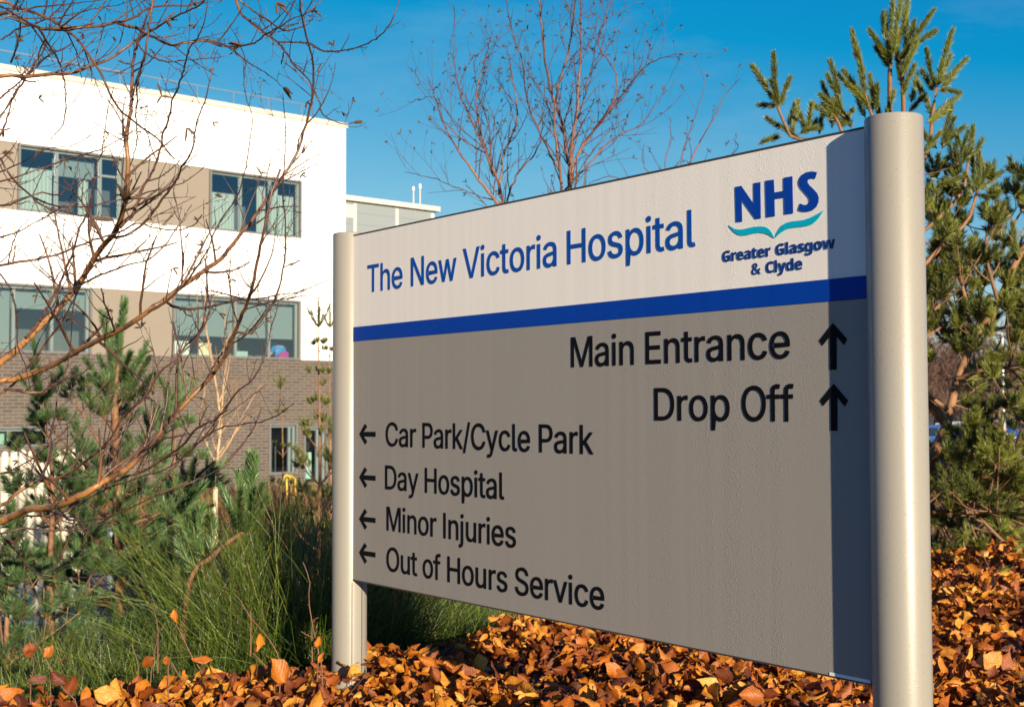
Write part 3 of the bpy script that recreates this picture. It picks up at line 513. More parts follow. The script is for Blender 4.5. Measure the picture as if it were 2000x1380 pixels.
V=[(0,.12,.55),(0,.10,.75),(-.01,.14,.98),(-.02,.20,1.13),(-.03,.26,1.20), (-.19,.16,1.08),(-.25,.30,.86),(-.16,.52,.80), (.18,.16,1.08),(.30,.26,.92),(.42,.46,.90), (-.12,.45,.52),(.12,.45,.52),(-.12,.50,.1),(.12,.50,.1)]
E_=[(0,1),(1,2),(2,3),(3,4),(3,5),(5,6),(6,7),(3,8),(8,9),(9,10),(0,11),(0,12),(11,13),(12,14)]
rad=[(.17,.12),(.16,.11),(.19,.11),(.12,.09),.055,.08,.055,.04,.08,.05,.036,.085,.085,.05,.05]
skin_body('body',V,E_,rad,plain('skin_tone',(.55,.30,.20),.6),per)
V=[(0,.12,.60),(0,.10,.78),(-.01,.14,1.0),(-.02,.18,1.10),(-.19,.16,1.08),(-.24,.26,.93),(.18,.16,1.08),(.25,.21,.99)]
skin_body('top',V,[(0,1),(1,2),(2,3),(3,4),(4,5),(3,6),(6,7)],[(.20,.145),(.185,.13),(.21,.135),(.13,.11),.10,.085,.10,.08],plain('bright_blue_fabric',(.01,.20,.55),.8),per)
def ellipsoid(name,c,r,mat,parent,n=16):
    m=MB()
    for i in range(n//2+1):
        th=math.pi*i/(n//2)
        for j in range(n):
            a=2*math.pi*j/n; m.V.append((c[0]+r[0]*math.sin(th)*math.cos(a),c[1]+r[1]*math.sin(th)*math.sin(a),c[2]+r[2]*math.cos(th)))
    for i in range(n//2):
        for j in range(n):
            k=(j+1)%n; m.Fc.append([i*n+j,(i+1)*n+j,(i+1)*n+k,i*n+k])
    return m.build(name,mat,parent,smooth=True)
ellipsoid('head',(-.03,.30,1.32),(.078,.095,.115),bpy.data.materials['skin_tone'],per)
ellipsoid('hair',(-.03,.285,1.34),(.088,.098,.115),plain('brown_hair',(.03,.018,.012),.8),per)
# ------------------------------------------------------------------ grey block behind
d2=72.0; c2=P(848,600,d2)[:2]
def w2(px,py):
    r=ray(px,py); t=(c2@BN)/(r[:2]@BN); p=r*t; return -float((p[:2]-c2)@BD),float(p[2]+EYE)-GZ
b2=thing('plant_building','pale grey metal clad block with cream eaves behind the white building','building',(c2[0],c2[1],GZ),math.atan2(-BD[1],-BD[0]))
zt2=w2(846,404)[1]; print('b2',zt2,w2(675,380))
t=NT('grey_cladding'); co=t.coord(); sx=t.new('ShaderNodeSeparateXYZ'); t.l(co,sx.inputs[0]); fr_=t.math('FRACT',t.math('MULTIPLY',sx.outputs[2],1.6)); c=t.mix(t.math('LESS_THAN',fr_,.08),(.20,.23,.245),(.165,.185,.20)); t.set(t.b,Base_Color=c,Roughness=.45); M_clad=t.m
m=MB(); m.box((-22,0,0),(0,14,zt2-.26)); m.build('wall',M_clad,b2)
m=MB(); m.box((-22.1,-.25,zt2-.26),(.25,14.2,zt2)); m.build('eaves',plain('cream_fascia',(.50,.49,.42),.6),b2)
m=MB(); m.box((-22.1,.3,zt2),(0,14,zt2+.06)); m.build('roof',plain('dark_roof',(.06,.08,.07),.7),b2)
m=MB()
for px in (693,775): x=w2(px,420)[0]; m.box((x-.09,-.03,0),(x+.09,0,zt2-.36))
m.build('seam',plain('pale_seam',(.5,.5,.46),.5),b2)
m=MB(); m.box((-.28,-.14,0),(-.10,-.002,zt2-.4)); m.build('downpipe',plain('pale_pipe',(.6,.62,.6),.5),b2)
x=w2(680,430)[0]; m=MB(); m.box((x-.35,-.06,w2(680,425)[1]),(x+.35,-.002,w2(680,400)[1])); m.build('louvre',plain('cream_louvre',(.55,.50,.40),.6),b2)
for px,py in ((820,366),(833,361)):
    x,z=w2(px,py)
    r=ray(px,395)*(d2+.6); base=Vector((c2[0],c2[1],0))
    o=thing('roof_mast','%s white capped aerial mast on the flat roof of the grey block'%('shorter' if px==820 else 'taller'),'antenna',group='masts on the grey block')
    o.matrix_world=Matrix.Translation((c2[0],c2[1],GZ))@Matrix.Rotation(math.atan2(-BD[1],-BD[0]),4,'Z')@Matrix.Translation((x,.6,zt2+.12))
    h=z-zt2
    MB().cyl((0,0,0),.035,h*.8,8).build('pole',plain('mast_pole',(.5,.45,.38),.5),o)
    MB().cyl((0,0,h*.8),.075,h*.2,10,.05).build('cap',plain('mast_cap',(.85,.85,.85),.4),o)
# ------------------------------------------------------------------ vegetation library (numpy)
UP=np.array([0,0,1.0])
def nrm(v): 
    v=np.asarray(v,float); return v/max(1e-9,float(np.sqrt((v*v).sum())))
def rv(): return nrm(rng.normal(size=3))
def perp(t):
    v=np.cross(t,rv()); n=np.sqrt((v*v).sum()); return v/n if n>1e-6 else perp(t)
def curve(pts,n):
    """Catmull-Rom resample of a polyline"""
    p=np.asarray(pts,float); 
    if len(p)==2: 
        t=np.linspace(0,1,n)[:,None]; return p[0]*(1-t)+p[1]*t
    q=np.vstack([2*p[0]-p[1],p,2*p[-1]-p[-2]]); s=np.concatenate([[0],np.cumsum(np.sqrt(((p[1:]-p[:-1])**2).sum(1)))]); s/=s[-1]
    out=[]
    for t in np.linspace(0,1,n):
        i=min(len(p)-2,int(np.searchsorted(s,t,side='right')-1)); i=max(i,0); u=(t-s[i])/max(1e-9,s[i+1]-s[i])
        a,b,c,d=q[i],q[i+1],q[i+2],q[i+3]
        out.append(.5*((2*b)+(c-a)*u+(2*a-5*b+4*c-d)*u*u+(3*b-a-3*c+d)*u**3))
    return np.array(out)
class Buf:
    def __init__(s): s.V=[];s.F3=[];s.F4=[];s.A={};s.n=0
    def add(s,V,f3=None,f4=None,**at):
        V=np.asarray(V,np.float32)
        if f3 is not None: s.F3.append(np.asarray(f3)+s.n)
        if f4 is not None: s.F4.append(np.asarray(f4)+s.n)
        s.V.append(V); s.n+=len(V)
        for k,v in at.items():
            v=np.asarray(v,np.float32)
            if v.ndim==0: v=np.full(len(V),v)
            s.A.setdefault(k,[]).append(v)
    def obj(s,name,mat,parent=None,origin=None,smooth=False):
        if not s.n: return None
        V=np.concatenate(s.V)
        if origin is not None: V=V-np.asarray(origin,np.float32)
        f=[]
        if s.F3: f.append(np.concatenate(s.F3))
        if s.F4: f.append(np.concatenate(s.F4))
        return mesh_obj(name,V,f,mat,parent,smooth,{k:np.concatenate(v) for k,v in s.A.items()})
def tube(buf,p,r,k=5,rnd=None):
    p=np.asarray(p,float); n=len(p); r=np.broadcast_to(np.asarray(r,float),(n,))
    t=np.gradient(p,axis=0); t/=np.maximum(1e-9,np.sqrt((t*t).sum(1)))[:,None]
    a=np.cross(t,[.31,.52,.79]); a/=np.maximum(1e-9,np.sqrt((a*a).sum(1)))[:,None]; b=np.cross(t,a)
    th=np.arange(k)*2*math.pi/k
    V=(p[:,None,:]+r[:,None,None]*(np.cos(th)[None,:,None]*a[:,None,:]+np.sin(th)[None,:,None]*b[:,None,:])).reshape(-1,3)
    i=np.arange(n-1)[:,None]*k; j=np.arange(k)[None,:]; j2=(j+1)%k
    Fq=np.stack([i+j,i+j2,i+k+j2,i+k+j],-1).reshape(-1,4)
    buf.add(V,f4=Fq,rnd=float(rng.random()) if rnd is None else rnd,thick=np.repeat(r,k))
def catkins(buf,p,d,n=3,L=.032,r=.0032,sag=.4):
    for _ in range(n):
        dd=nrm(d*.7+rv()*.75); l=L*(.6+.6*rng.random()); q=[p]
        for i in range(4): 
            dd=nrm(dd-UP*sag*.35+rv()*.1); q.append(q[-1]+dd*l/4)
        tube(buf,q,np.array([.5,1,1.05,.9,.25])*r,6)
class Grow:
    """branch grower: tubes go in the limb or twig buffer by thickness, catkin clusters are collected"""
    def __init__(s,limb,twig,catb,cat_p=.3,bud=True,up=.3,catL=.032,zig=.05,k_thin=4,cat_sag=.4):
        s.limb,s.twig,s.catb,s.cat_p,s.bud,s.up,s.catL,s.zig,s.k,s.sag=limb,twig,catb,cat_p,bud,up,catL,zig,k_thin,cat_sag
    def go(s,pts,r0,r1,lvl,L,gap,first=.15,n=None,jit=.0):
        pts=np.asarray(pts,float); ln=float(np.sqrt(((pts[1:]-pts[:-1])**2).sum(1)).sum())
        n=n or max(4,int(ln/.05)); p=curve(pts,n)
        if jit: 
            w=rng.normal(size=p.shape)*jit; w[0]=0; p=p+w
        r=np.linspace(r0,r1,n)
        tube(s.limb if r0>.006 else s.twig,p,r,8 if r0>.006 else s.k)
        T=np.gradient(p,axis=0)
        if s.bud and r0<.008:
            for i in range(2,n-1):
                if rng.random()<.55:
                    t=nrm(T[i]); d=nrm(t*.7+perp(t)*.8); b=.010*(.6+.8*rng.random())
                    tube(s.twig,[p[i],p[i]+d*b*.5,p[i]+d*b],np.array([.6,1.1,.2])*max(.0014,r[i]*.7),4)
        if lvl>0:
            m=max(1,int(ln*(1-first)/gap)); ss=first+(1-first)*(np.arange(m)+rng.random(m))/m
            for q in ss:
                i=min(n-2,int(q*(n-1))); t=nrm(T[i]); d=nrm(t*.75+perp(t)*.75+UP*s.up*.6)
                l=L*(1-.45*q)*(.5+.9*rng.random()); s.child(p[i],d,l,min(r[i]*.6,.0042 if lvl<2 else .009),lvl-1,L*.5,gap*.7)
        elif rng.random()<s.cat_p:
            catkins(s.catb,p[-1],nrm(T[-1]),int(rng.integers(2,4)),s.catL,s.catL*.1,s.sag)
        return p
    def child(s,p0,d,l,r,lvl,L,gap):
        m=5; q=[p0]; dd=d
        bend=rv()*.12
        for i in range(m): 
            dd=nrm(dd+UP*s.up*.22+bend+rv()*s.zig); q.append(q[-1]+dd*l/m)
        s.go(q,r,max(.0009,r*.4),lvl,L,gap,first=.2,n=max(5,int(l/.045)),jit=.0015)
def needles(buf,base,tip,n,nl,w,spread=.75,hue=None,start=.0,curl=.15):
    base=np.asarray(base,float); tip=np.asarray(tip,float); ax=tip-base; L=math.sqrt(float(ax@ax)); ax/=L
    a=perp(ax); b=np.cross(ax,a)
    s=start+(1-start)*rng.random(n)**.85; th=rng.random(n)*2*math.pi
    ang=(spread*(1.05-.55*s))*(.7+.6*rng.random(n))
    rad=np.cos(th)[:,None]*a+np.sin(th)[:,None]*b
    d=np.cos(ang)[:,None]*ax+np.sin(ang)[:,None]*rad
    p0=base+ax*(s*L)[:,None]; ln=nl*(.65+.5*rng.random(n))*(1-.25*np.maximum(0,s-.8)/.2)
    p1=p0+d*ln[:,None]
    side=np.cross(d,rng.normal(size=(n,3))); side/=np.sqrt((side*side).sum(1))[:,None]; side*=w/2
    mid=(p0+p1)/2+rad*(-.06*ln)[:,None]*curl*4
    V=np.stack([p0-side*.7,p0+side*.7,mid+side,mid-side,p1],1).reshape(-1,3)
    o=np.arange(n)[:,None]*5
    buf.add(V,f4=o+np.array([0,1,2,3]),f3=o+np.array([3,2,4]),rnd=np.repeat(np.clip((rng.random() if hue is None else hue)+rng.normal(size=n)*.12,0,1),5),tipw=np.tile(np.array([0,0,.5,.5,1.]),n))
class Pine:
    def __init__(s,nb,wb,nl=.05,w=.0022,dens=900,spread=.7):
        s.zmin=-9.0; s.nb,s.wb,s.nl,s.w,s.dens,s.spread=nb,wb,nl,w,dens,spread
    def shoot(s,a,b,r=.0035,hue=None):
        L=float(np.linalg.norm(np.asarray(b)-a))
        if b[2]<s.zmin and b[1]<8.7: return
        tube(s.wb,[a,(np.asarray(a)+b)/2,b],[r,r*.9,r*.6],5)
        needles(s.nb,a,b,int(s.dens*max(L,.03)),s.nl,s.w,s.spread,hue)
    def cluster(s,p,d,L,n=4,hue=None,back=True):
        """terminal candle and its whorl of side shoots"""
        h=rng.random() if hue is None else hue
        s.shoot(p,p+d*L,hue=h)
        a=perp(d); b=np.cross(d,a); o=rng.random()*6
        for i in range(n):
            t=o+2*math.pi*i/n+rng.normal()*.3; e=nrm(d*.75+(math.cos(t)*a+math.sin(t)*b)*.75+UP*.25); l=L*(.45+.45*rng.random())
            m=p+e*l*.5; s.shoot(p,m,hue=h); s.shoot(m,m+nrm(e+UP*.35)*l*.5,hue=h)
    def branch(s,p,d,L,r,side=True,hue=None,up=.5,gap=.16):
        n=6; q=[p]; dd=d
        for i in range(n): dd=nrm(dd+UP*up*.18+rv()*.07); q.append(q[-1]+dd*L/n)
        q=np.array(q); tube(s.wb,q,np.linspace(r,r*.35,n+1),6)
        h=rng.random() if hue is None else hue
        sl=min(.16,L*.35)
        s.cluster(q[-1],nrm(q[-1]-q[-2]),sl,int(rng.integers(3,6)),h)
        if side and L>.25:
            m=int(L/gap)
            for i in range(m):
                u=.35+.6*(i+rng.random())/m; k=min(n-1,int(u*n)); b0=q[k]; t=nrm(q[k+1]-q[k]); e=nrm(t*.6+perp(t)*.7+UP*.3); l=L*.38*(1.1-u)*(.7+.6*rng.random())+.05
                mid=b0+e*l; tube(s.wb,[b0,(b0+mid)/2,mid],[r*.4,r*.35,r*.3],5)
                s.cluster(mid,nrm(e+UP*.4),sl*.8,3,h)
    def tree(s,base,top,r,spread,whorls,per=5,crown=.3,hue=None,up=.55,lean=.0,L0=None):
        base=np.asarray(base,float); top=np.asarray(top,float); n=10
        p=curve([base,(base*.6+top*.4)+rv()*.03,(base*.25+top*.75)+rv()*.03,top],n)
        tube(s.wb,p,np.linspace(r,r*.18,n),9)
        s.cluster(p[-1],nrm(p[-1]-p[-2]),L0 or .26,5,hue)
        for i in range(whorls):
            f=crown+(1-crown)*(i+.2)/whorls; c=p[min(n-2,int(f*(n-1)))]*(1-(f*(n-1)%1))+p[min(n-1,int(f*(n-1))+1)]*(f*(n-1)%1)
            o=rng.random()*6
            for j in range(per):
                t=o+2*math.pi*j/per+rng.normal()*.2; d=nrm(np.array([math.cos(t),math.sin(t),.25+.5*f])); l=spread*(1.12-f)*(.75+.45*rng.random())
                s.branch(c,d,l,max(.004,r*.42*(1.2-f)),hue=None if hue is None else np.clip(hue+rng.normal()*.15,0,1),up=up)
# ---- materials
def needle_mat(name,dark,light,tipc=None):
    t=NT(name); r=t.attr('rnd'); c=t.mix(r,dark,light)
    tp=t.attr('tipw'); c=t.mix(t.math('MULTIPLY',tp,.35),c,tipc or light)
    t.set(t.b,Base_Color=c,Roughness=.42,Specular_IOR_Level=.5); 
    tl=t.new('ShaderNodeBsdfTranslucent'); t.l(c,tl.inputs[0]); m=t.new('ShaderNodeMixShader'); m.inputs[0].default_value=.22; t.l(t.b.outputs[0],m.inputs[1]); t.l(tl.outputs[0],m.inputs[2]); t.l(m.outputs[0],t.out.inputs[0])
    return t.m
def bark_mat(name,thin,thick,dark,r0=.003,r1=.014,rough=.5,scale=18,spec=.4,dk=.55):
    t=NT(name); th=t.attr('thick'); mr=t.new('ShaderNodeMapRange'); t.l(th,mr.inputs[0]); mr.inputs[1].default_value=r0; mr.inputs[2].default_value=r1
    n=t.noise(t.coord(),scale,5,.65); n2=t.noise(t.mapping(t.coord(),(1,1,1)),scale*5,3,.7)
    c=t.mix(mr.outputs[0],thin,thick); c=t.mix(t.math('MULTIPLY',t.ramp(n,[(.50,0),(.62,1)]),dk),c,dark); c=t.mix(t.math('MULTIPLY',t.ramp(n2,[(.58,0),(.7,1)]),.6),c,dark)
    c=t.mix(t.math('MULTIPLY',t.attr('rnd'),.35),c,dark)
    t.set(t.b,Base_Color=c,Roughness=rough,Specular_IOR_Level=spec); t.bump(t.math('ADD',n,n2),.5,.003)
    return t.m
def cross_tree_root(name,label,cat,base,group=None): return thing(name,label,cat,tuple(base),0,group)
# ------------------------------------------------------------------ ground
def gz(x,y):
    y=np.asarray(y,float); return -np.clip((y-6.6)/5.0,0,1)**1.0*1.0
xs=np.concatenate([[-900,-300,-120,-60],np.linspace(-30,40,71),[60,120,300,900]]); ys=np.concatenate([[-200,-60,-20],np.linspace(-8,40,97),[60,90,140,300,1200]])
Xg,Yg=np.meshgrid(xs,ys); Zg=gz(Xg,Yg)+np.where((np.abs(Xg)<25)&(Yg<38)&(Yg>-8),rng.normal(size=Xg.shape)*.02,0)
nx,ny=len(xs),len(ys); I=(np.arange(ny-1)[:,None]*nx+np.arange(nx-1)[None,:]).ravel(); Fg=np.stack([I,I+1,I+nx+1,I+nx],1)
t=NT('soil_and_moss'); n=t.noise(t.coord(),.8,6,.7); n2=t.noise(t.coord(),9,5,.7)
c=t.mix(t.ramp(n,[(.4,0),(.6,1)]),(.045,.028,.016),(.035,.045,.014)); c=t.mix(t.ramp(n2,[(.45,0),(.7,1)]),c,(.10,.055,.022)); t.set(t.b,Base_Color=c,Roughness=.95); t.bump(n2,.8,.05)
tag(mesh_obj('ground',np.stack([Xg,Yg,Zg],-1).reshape(-1,3),Fg,t.m,smooth=True),kind='structure')
t=NT('block_paving'); br=t.new('ShaderNodeTexBrick'); t.l(t.coord(),br.inputs['Vector']); br.inputs['Scale'].default_value=1; br.inputs['Brick Width'].default_value=.21; br.inputs['Row Height'].default_value=.105; br.inputs['Mortar Size'].default_value=.008
br.inputs['Color1'].default_value=(.16,.12,.10,1); br.inputs['Color2'].default_value=(.11,.085,.075,1); br.inputs['Mortar'].default_value=(.04,.035,.03,1); t.set(t.b,Base_Color=br.outputs[0],Roughness=.8)
tag(mesh_obj('path',[(-9,11.8,-.97),(-3.4,11.8,-.97),(-4.4,21,-.97),(-11,21,-.97)],[[0,1,2,3]],t.m),kind='structure')
tag(mesh_obj('car_park_road',[(12,66,-.985),(60,66,-.985),(75,112,-.985),(20,112,-.985)],[[0,1,2,3]],plain('asphalt',(.06,.06,.062),.9,scale=1)),kind='structure')
tag(mesh_obj('paved_forecourt',[(-22,28,-.98),(-4,41,-.98),(4,50,-.98),(9,48,-.98),(1,32,-.98),(-10,24,-.98)],[[0,1,2,3,4,5]],plain('concrete_slabs',(.10,.088,.075),.9,scale=1)),kind='structure')
# ------------------------------------------------------------------ young birch at the left edge, in front of everything on that side
NB=[ # (depth, start radius px, end radius px, twig length m, px points) ; photo pixels
(5.0,9,2.6,.34,"-330,900 -120,790 -20,722 10,700 40,675 70,645 100,615 125,590 145,565 160,545 175,520 190,495 210,470 228,450 240,410 247,385 250,360 250,310 247,270 252,235 257,200 258,150 262,110 270,80 280,50 295,15 312,-20"),
(4.7,8,2.2,.34,"-330,960 -150,810 -30,752 0,745 30,739 61,729 91,717 118,704 142,690 172,674 203,658 243,639 272,621 300,599 321,587 345,566 383,540 433,503 467,460 507,410 533,370 567,323 587,280 601,229 610,187 613,133 601,81 589,30 583,-10"),
(4.5,9,3.2,.36,"-330,1130 -150,1060 0,1017 26,1007 51,995 81,991 112,987 132,980 162,966 183,952 203,940 233,924 264,901 284,875 304,855 325,828 343,806 375,773 400,749 415,730 437,699 459,647 472,617 485,582 493,560 505,500 517,440 530,380 548,330"),
(4.8,5.5,2.6,.26,"-330,200 -150,90 0,28 25,33 45,42 75,54 88,57 120,54 160,53 200,50 235,43 265,33 284,20 314,12 370,10 400,0"),
(4.7,5,1.8,.26,"-330,160 -100,30 0,3 30,15 60,22 95,38 125,55 145,72 165,95 185,125 203,155 215,185 235,215 265,240 300,265 317,280 340,310"),
(4.9,3.4,1.4,.22,"230,45 265,55 290,68 315,80 335,88 360,84 405,78 430,86 450,90 480,88 500,83 525,64 545,53 570,38 600,25 632,0"),
(4.6,5.5,2.2,.24,"-330,330 -150,190 0,150 50,150 90,146 140,143 170,132 210,117 240,97 268,78 290,64 320,45 345,32 370,20 400,4"),
(4.7,3,1.3,.16,"75,54 90,80 110,110 122,140 128,180 128,215 122,245 108,262 98,272"),
(4.9,2.6,1.3,.16,"300,-10 285,100 275,130 268,170 268,200 265,225 268,270 262,300 250,340 243,380"),
(4.8,3.2,1.2,.20,"235,444 260,416 280,365 294,343 308,310 317,274 320,255 330,230 337,195 350,165 360,130 370,95 385,75 400,40 405,0"),
(4.9,3,1.2,.2,"215,465 243,461 274,442 294,420 320,385 345,351 355,325 375,294 384,239 402,193 410,156 419,114 425,95"),
(4.6,3.4,1.6,.18,"-330,150 -80,250 0,310 12,333 32,357 61,382 85,394 114,404 150,404 183,402 215,393 243,389"),
(4.8,3,1.5,.18,"-330,480 -100,390 0,355 32,345 81,329 130,311 168,300 203,289 237,270 275,248"),
(4.9,2.6,1.2,.16,"-330,450 -80,360 0,335 30,323 67,304 101,288 142,284 180,262"),
(4.7,3.6,1.5,.18,"-330,520 -120,430 0,402 28,396 55,384 85,375 114,382 132,365 165,350"),
(4.6,2.4,1.4,.12,"61,382 85,402 122,412 154,420 178,426"),
(4.9,3.4,1.6,.2,"-330,640 -100,540 0,518 30,513 71,506 112,497 150,481 183,469 221,457 243,449 268,435 300,445 340,450 374,442 395,420"),
(4.7,2.8,1.3,.18,"-330,560 -100,490 0,463 41,451 67,434 95,420 122,402 150,370 174,335"),
(4.9,3.2,1.4,.2,"50,660 61,648 81,621 101,585 122,542 142,493 154,449 172,412 183,361 189,321 199,300 203,270 210,215 222,170"),
(4.8,3.6,1.2,.22,"-200,960 -80,800 0,769 41,733 81,682 106,648 130,611 152,570 168,540 200,505 240,480"),
(4.6,2.6,1.1,.2,"-40,480 10,550 26,581 32,621 34,672 49,712 60,760"),
(4.5,3.4,1.4,.2,"10,760 28,761 71,767 97,755 122,743 158,729 183,712"),
(4.4,5,1.8,.24,"-330,1060 -100,1010 0,987 30,964 67,942 101,936 126,928 152,911 183,887 215,857 243,810 284,773 315,723 329,712 365,680 392,648 410,600 400,560"),
(4.5,3.2,1.2,.2,"-330,1000 -100,940 0,924 41,909 81,881 114,851 142,826 170,790 200,760 225,735"),
(4.3,3,1.1,.2,"67,942 81,930 95,899 101,871 99,847 108,816 113,770 132,713 138,668 142,610 150,560"),
(4.4,3.6,1.4,.16,"-330,1090 -120,1060 0,1041 41,1031 91,1035 158,1033 203,1021 235,1015"),
(4.5,3,1.0,.2,"81,991 114,1003 142,1015 183,1015 223,1005 274,983 308,966 355,950 400,930 450,905"),
(4.4,3.4,1.3,.22,"225,940 246,930 284,918 325,891 355,871 386,836 430,812 459,769 491,743 517,697 530,640 545,590"),
(4.6,2.6,1.2,.2,"-100,960 0,999 41,1005 81,1007 122,999 152,985 193,962 223,948 284,928 329,912 393,860 426,812 459,769"),
(4.4,2.8,1.2,.16,"300,960 350,900 393,860 430,836 500,825 535,814 559,799 574,788"),
(4.5,2.6,1.6,.1,"440,905 480,860 500,825 511,799"),
(4.7,3,1.2,.18,"321,587 350,602 404,600 454,588 513,582 546,575 578,571 611,560 650,540"),
(4.6,2.8,1.2,.2,"437,699 459,650 489,651 511,623 530,597 546,560 557,500 557,440 553,380 557,280 557,235 553,183"),
(4.7,2.6,1.1,.18,"343,806 350,695 389,649 400,614 405,560 402,510 420,450 455,395 475,350 492,239 479,183 475,120"),
(4.9,3.2,1.0,.2,"455,-20 469,24 490,43 522,69 540,81 559,104 577,130 601,154 611,173 624,199 630,223 648,235 674,243 691,239"),
(4.9,2.6,1.4,.10,"540,81 601,85 624,97 644,101 668,99 709,89 741,71 762,45 776,16 782,-20"),
(4.8,2.4,1.0,.16,"360,84 410,80 449,93 481,120 518,142 553,170"),
(4.7,2.2,1.0,.14,"265,82 290,107 325,120 380,116 421,114 447,106 471,91"),
(4.8,2.4,1.0,.14,"455,-10 494,20 522,39 553,59 567,59 601,47 619,22"),
(4.9,2.4,1.0,.18,"-60,240 0,193 24,172 61,142 97,105 126,95 154,75 190,60"),
(4.8,2.6,1.0,.18,"-60,300 0,229 24,193 41,166 67,126 85,97 97,55 103,12 105,-20"),
(4.9,2.6,1.0,.18,"-40,330 0,264 12,237 26,189 49,154 80,120 120,96 160,72"),
(4.7,2.4,1.0,.18,"-80,110 0,79 30,59 61,49 97,37 142,30 179,18 223,12 262,0"),
(4.6,2.4,1.0,.16,"-60,60 57,18 97,12 150,6 199,0 240,-10"),
(4.9,2.4,1.0,.16,"21,122 34,87 41,41 25,-10"),
(4.6,2.6,1.0,.2,"150,560 190,540 240,520 300,500 350,440 373,400"),
(4.5,3,1.2,.2,"30,1060 10,1050 40,1085 66,1115 100,1125 150,1128 170,1127"),
]
nbt=thing('bare_birch_tree','bare brown birch with catkins reaching in from the left in front of the white building','tree',(*P(-330,800,4.75)[:2],0))
nb0=P(-330,800,4.75); nb0[2]=0
limb,twig,catb=Buf(),Buf(),Buf()
g=Grow(limb,twig,catb,cat_p=.13,up=.32,catL=.030,cat_sag=.5,k_thin=4)
s_px=lambda d: d/F
st=rng.bit_generator.state
for d,ra,rb,L,ss in NB:
    pts=[tuple(map(float,q.split(','))) for q in ss.split()]
    n=len(pts); wob=rng.normal()*.12; ph=rng.random()*6
    W=[]
    for i,(x,y) in enumerate(pts):
        off=x<-60
        dep=4.75 if x<=-300 else d+.30*math.sin(ph+i*.35)+ (wob*i/n)
        if -300<x<-60: dep=(dep+4.75)/2
        W.append(P(x,y,dep))
    W=np.array(W)
    W0=W
    g.go(W0,ra*.5*d/F*2.0,rb*.5*d/F*1.4,2,L*1.05,.088,first=.12 if pts[0][0]>-60 else .35,n=max(14,n*4),jit=.0012)
# trunk, off the left edge, carries the limbs that leave the frame
tp=[nb0,nb0+np.array([.03,0,1.2]),nb0+np.array([-.02,.03,2.4]),nb0+np.array([.06,0,3.9])]
trb=Buf(); tube(trb,curve(tp,16),np.linspace(.065,.02,16),12); 
M_birch=bark_mat('copper_birch_bark',(.078,.038,.026),(.50,.235,.068),(.024,.014,.013),.0032,.0150,.38,spec=.45,dk=.75)
M_cat=plain('catkin_brown',(.075,.042,.022),.7,var=.3,scale=80)
trb.obj('trunk',M_birch,nbt,nb0,True); limb.obj('branch',M_birch,nbt,nb0,True); twig.obj('twig',M_birch,nbt,nb0,True)
for k,(x,y,n_,L_,dd) in enumerate([(243,389,6,.075,(.7,0,.6)),(178,426,4,.085,(.35,0,-.9)),(553,172,3,.06,(.5,0,-.6)),(691,240,2,.05,(.5,.1,-.1)),(385,15,3,.045,(.1,0,.8)),(245,125,2,.04,(.2,0,.8)),(325,40,3,.05,(.8,0,.5)),(470,88,3,.05,(.1,0,.6)),(5,297,3,.05,(.8,0,-.2)),(35,80,3,.04,(.2,0,.8)),(540,5,3,.06,(.3,0,-.8)),(433,385,3,.04,(-.1,0,.9)),(316,188,3,.045,(0,0,.8)),(614,22,3,.04,(.5,0,.3)),(590,300,2,.04,(.4,0,.7)),(365,250,2,.05,(.1,0,-.6))]):
    cb=Buf(); catkins(cb,P(x,y,4.7),nrm(dd),n_,L_,L_*.085,.25); o=cb.obj('catkin',M_cat,nbt,nb0,True)
o=catb.obj('catkins_small',M_cat,nbt,nb0,True); 
if o: o.name='catkins'; o['kind']='stuff'
print('near tree verts',limb.n,twig.n,catb.n)
# ------------------------------------------------------------------ birches beyond the sign
def px_tree(label,d,base_px,stems,bark,rpx,L,cat=.5,group=None,lvl=2,gap=.16,white=None,up=.45,catL=.03,trunk_r=None,zoff=None,name='bare_birch_tree'):
    b=P(base_px[0],base_px[1],d); gzv=float(gz(0,d)); root=thing(name,label,'tree',(b[0],b[1],gzv),0,group); org=np.array([b[0],b[1],gzv])
    lb,tw,cb,tr=Buf(),Buf(),Buf(),Buf(); g=Grow(lb,tw,cb,cat_p=cat,up=up,catL=catL,cat_sag=.3,k_thin=3,bud=False)
    for ss,r0,r1 in stems:
        pts=[tuple(map(float,q.split(','))) for q in ss.split()]
        ph=rng.random()*6; W=np.array([P(x,y,d+.12*math.sin(ph+i)*(i>0)) for i,(x,y) in enumerate(pts)])
        g.go(W,r0*.36*d/F,r1*.30*d/F,lvl,L,gap,first=.12,n=len(pts)*5,jit=.003)
    tp=np.array([[b[0],b[1],gzv-.05],*( [P(x,y,d) for x,y in zoff] if zoff else [b])]); tube(tr,curve(tp,10),np.linspace(trunk_r,trunk_r*.7,10),10)
    tr.obj('trunk',white or bark,root,org,True); lb.obj('branch',bark,root,org,True); tw.obj('twig',bark,root,org,True)
    o=cb.obj('catkins',M_cat,root,org,True)
    if o: o['kind']='stuff'
    return root
t=NT('white_birch_bark'); n=t.noise(t.mapping(t.coord(),(8,8,30)),1,4,.7); n2=t.noise(t.coord(),5,3)
c=t.mix(t.ramp(n,[(.58,0),(.64,1)]),(.62,.52,.36),(.10,.07,.05)); c=t.mix(t.math('MULTIPLY',n2,.5),c,(.50,.30,.14)); t.set(t.b,Base_Color=c,Roughness=.6); M_wbirch=t.m
M_obirch=bark_mat('orange_birch_bark',(.10,.050,.055),(.42,.17,.055),(.05,.025,.022),.003,.014,.5)
M_pale=bark_mat('pale_birch_bark',(.30,.19,.10),(.60,.46,.28),(.16,.09,.05),.003,.02,.6)
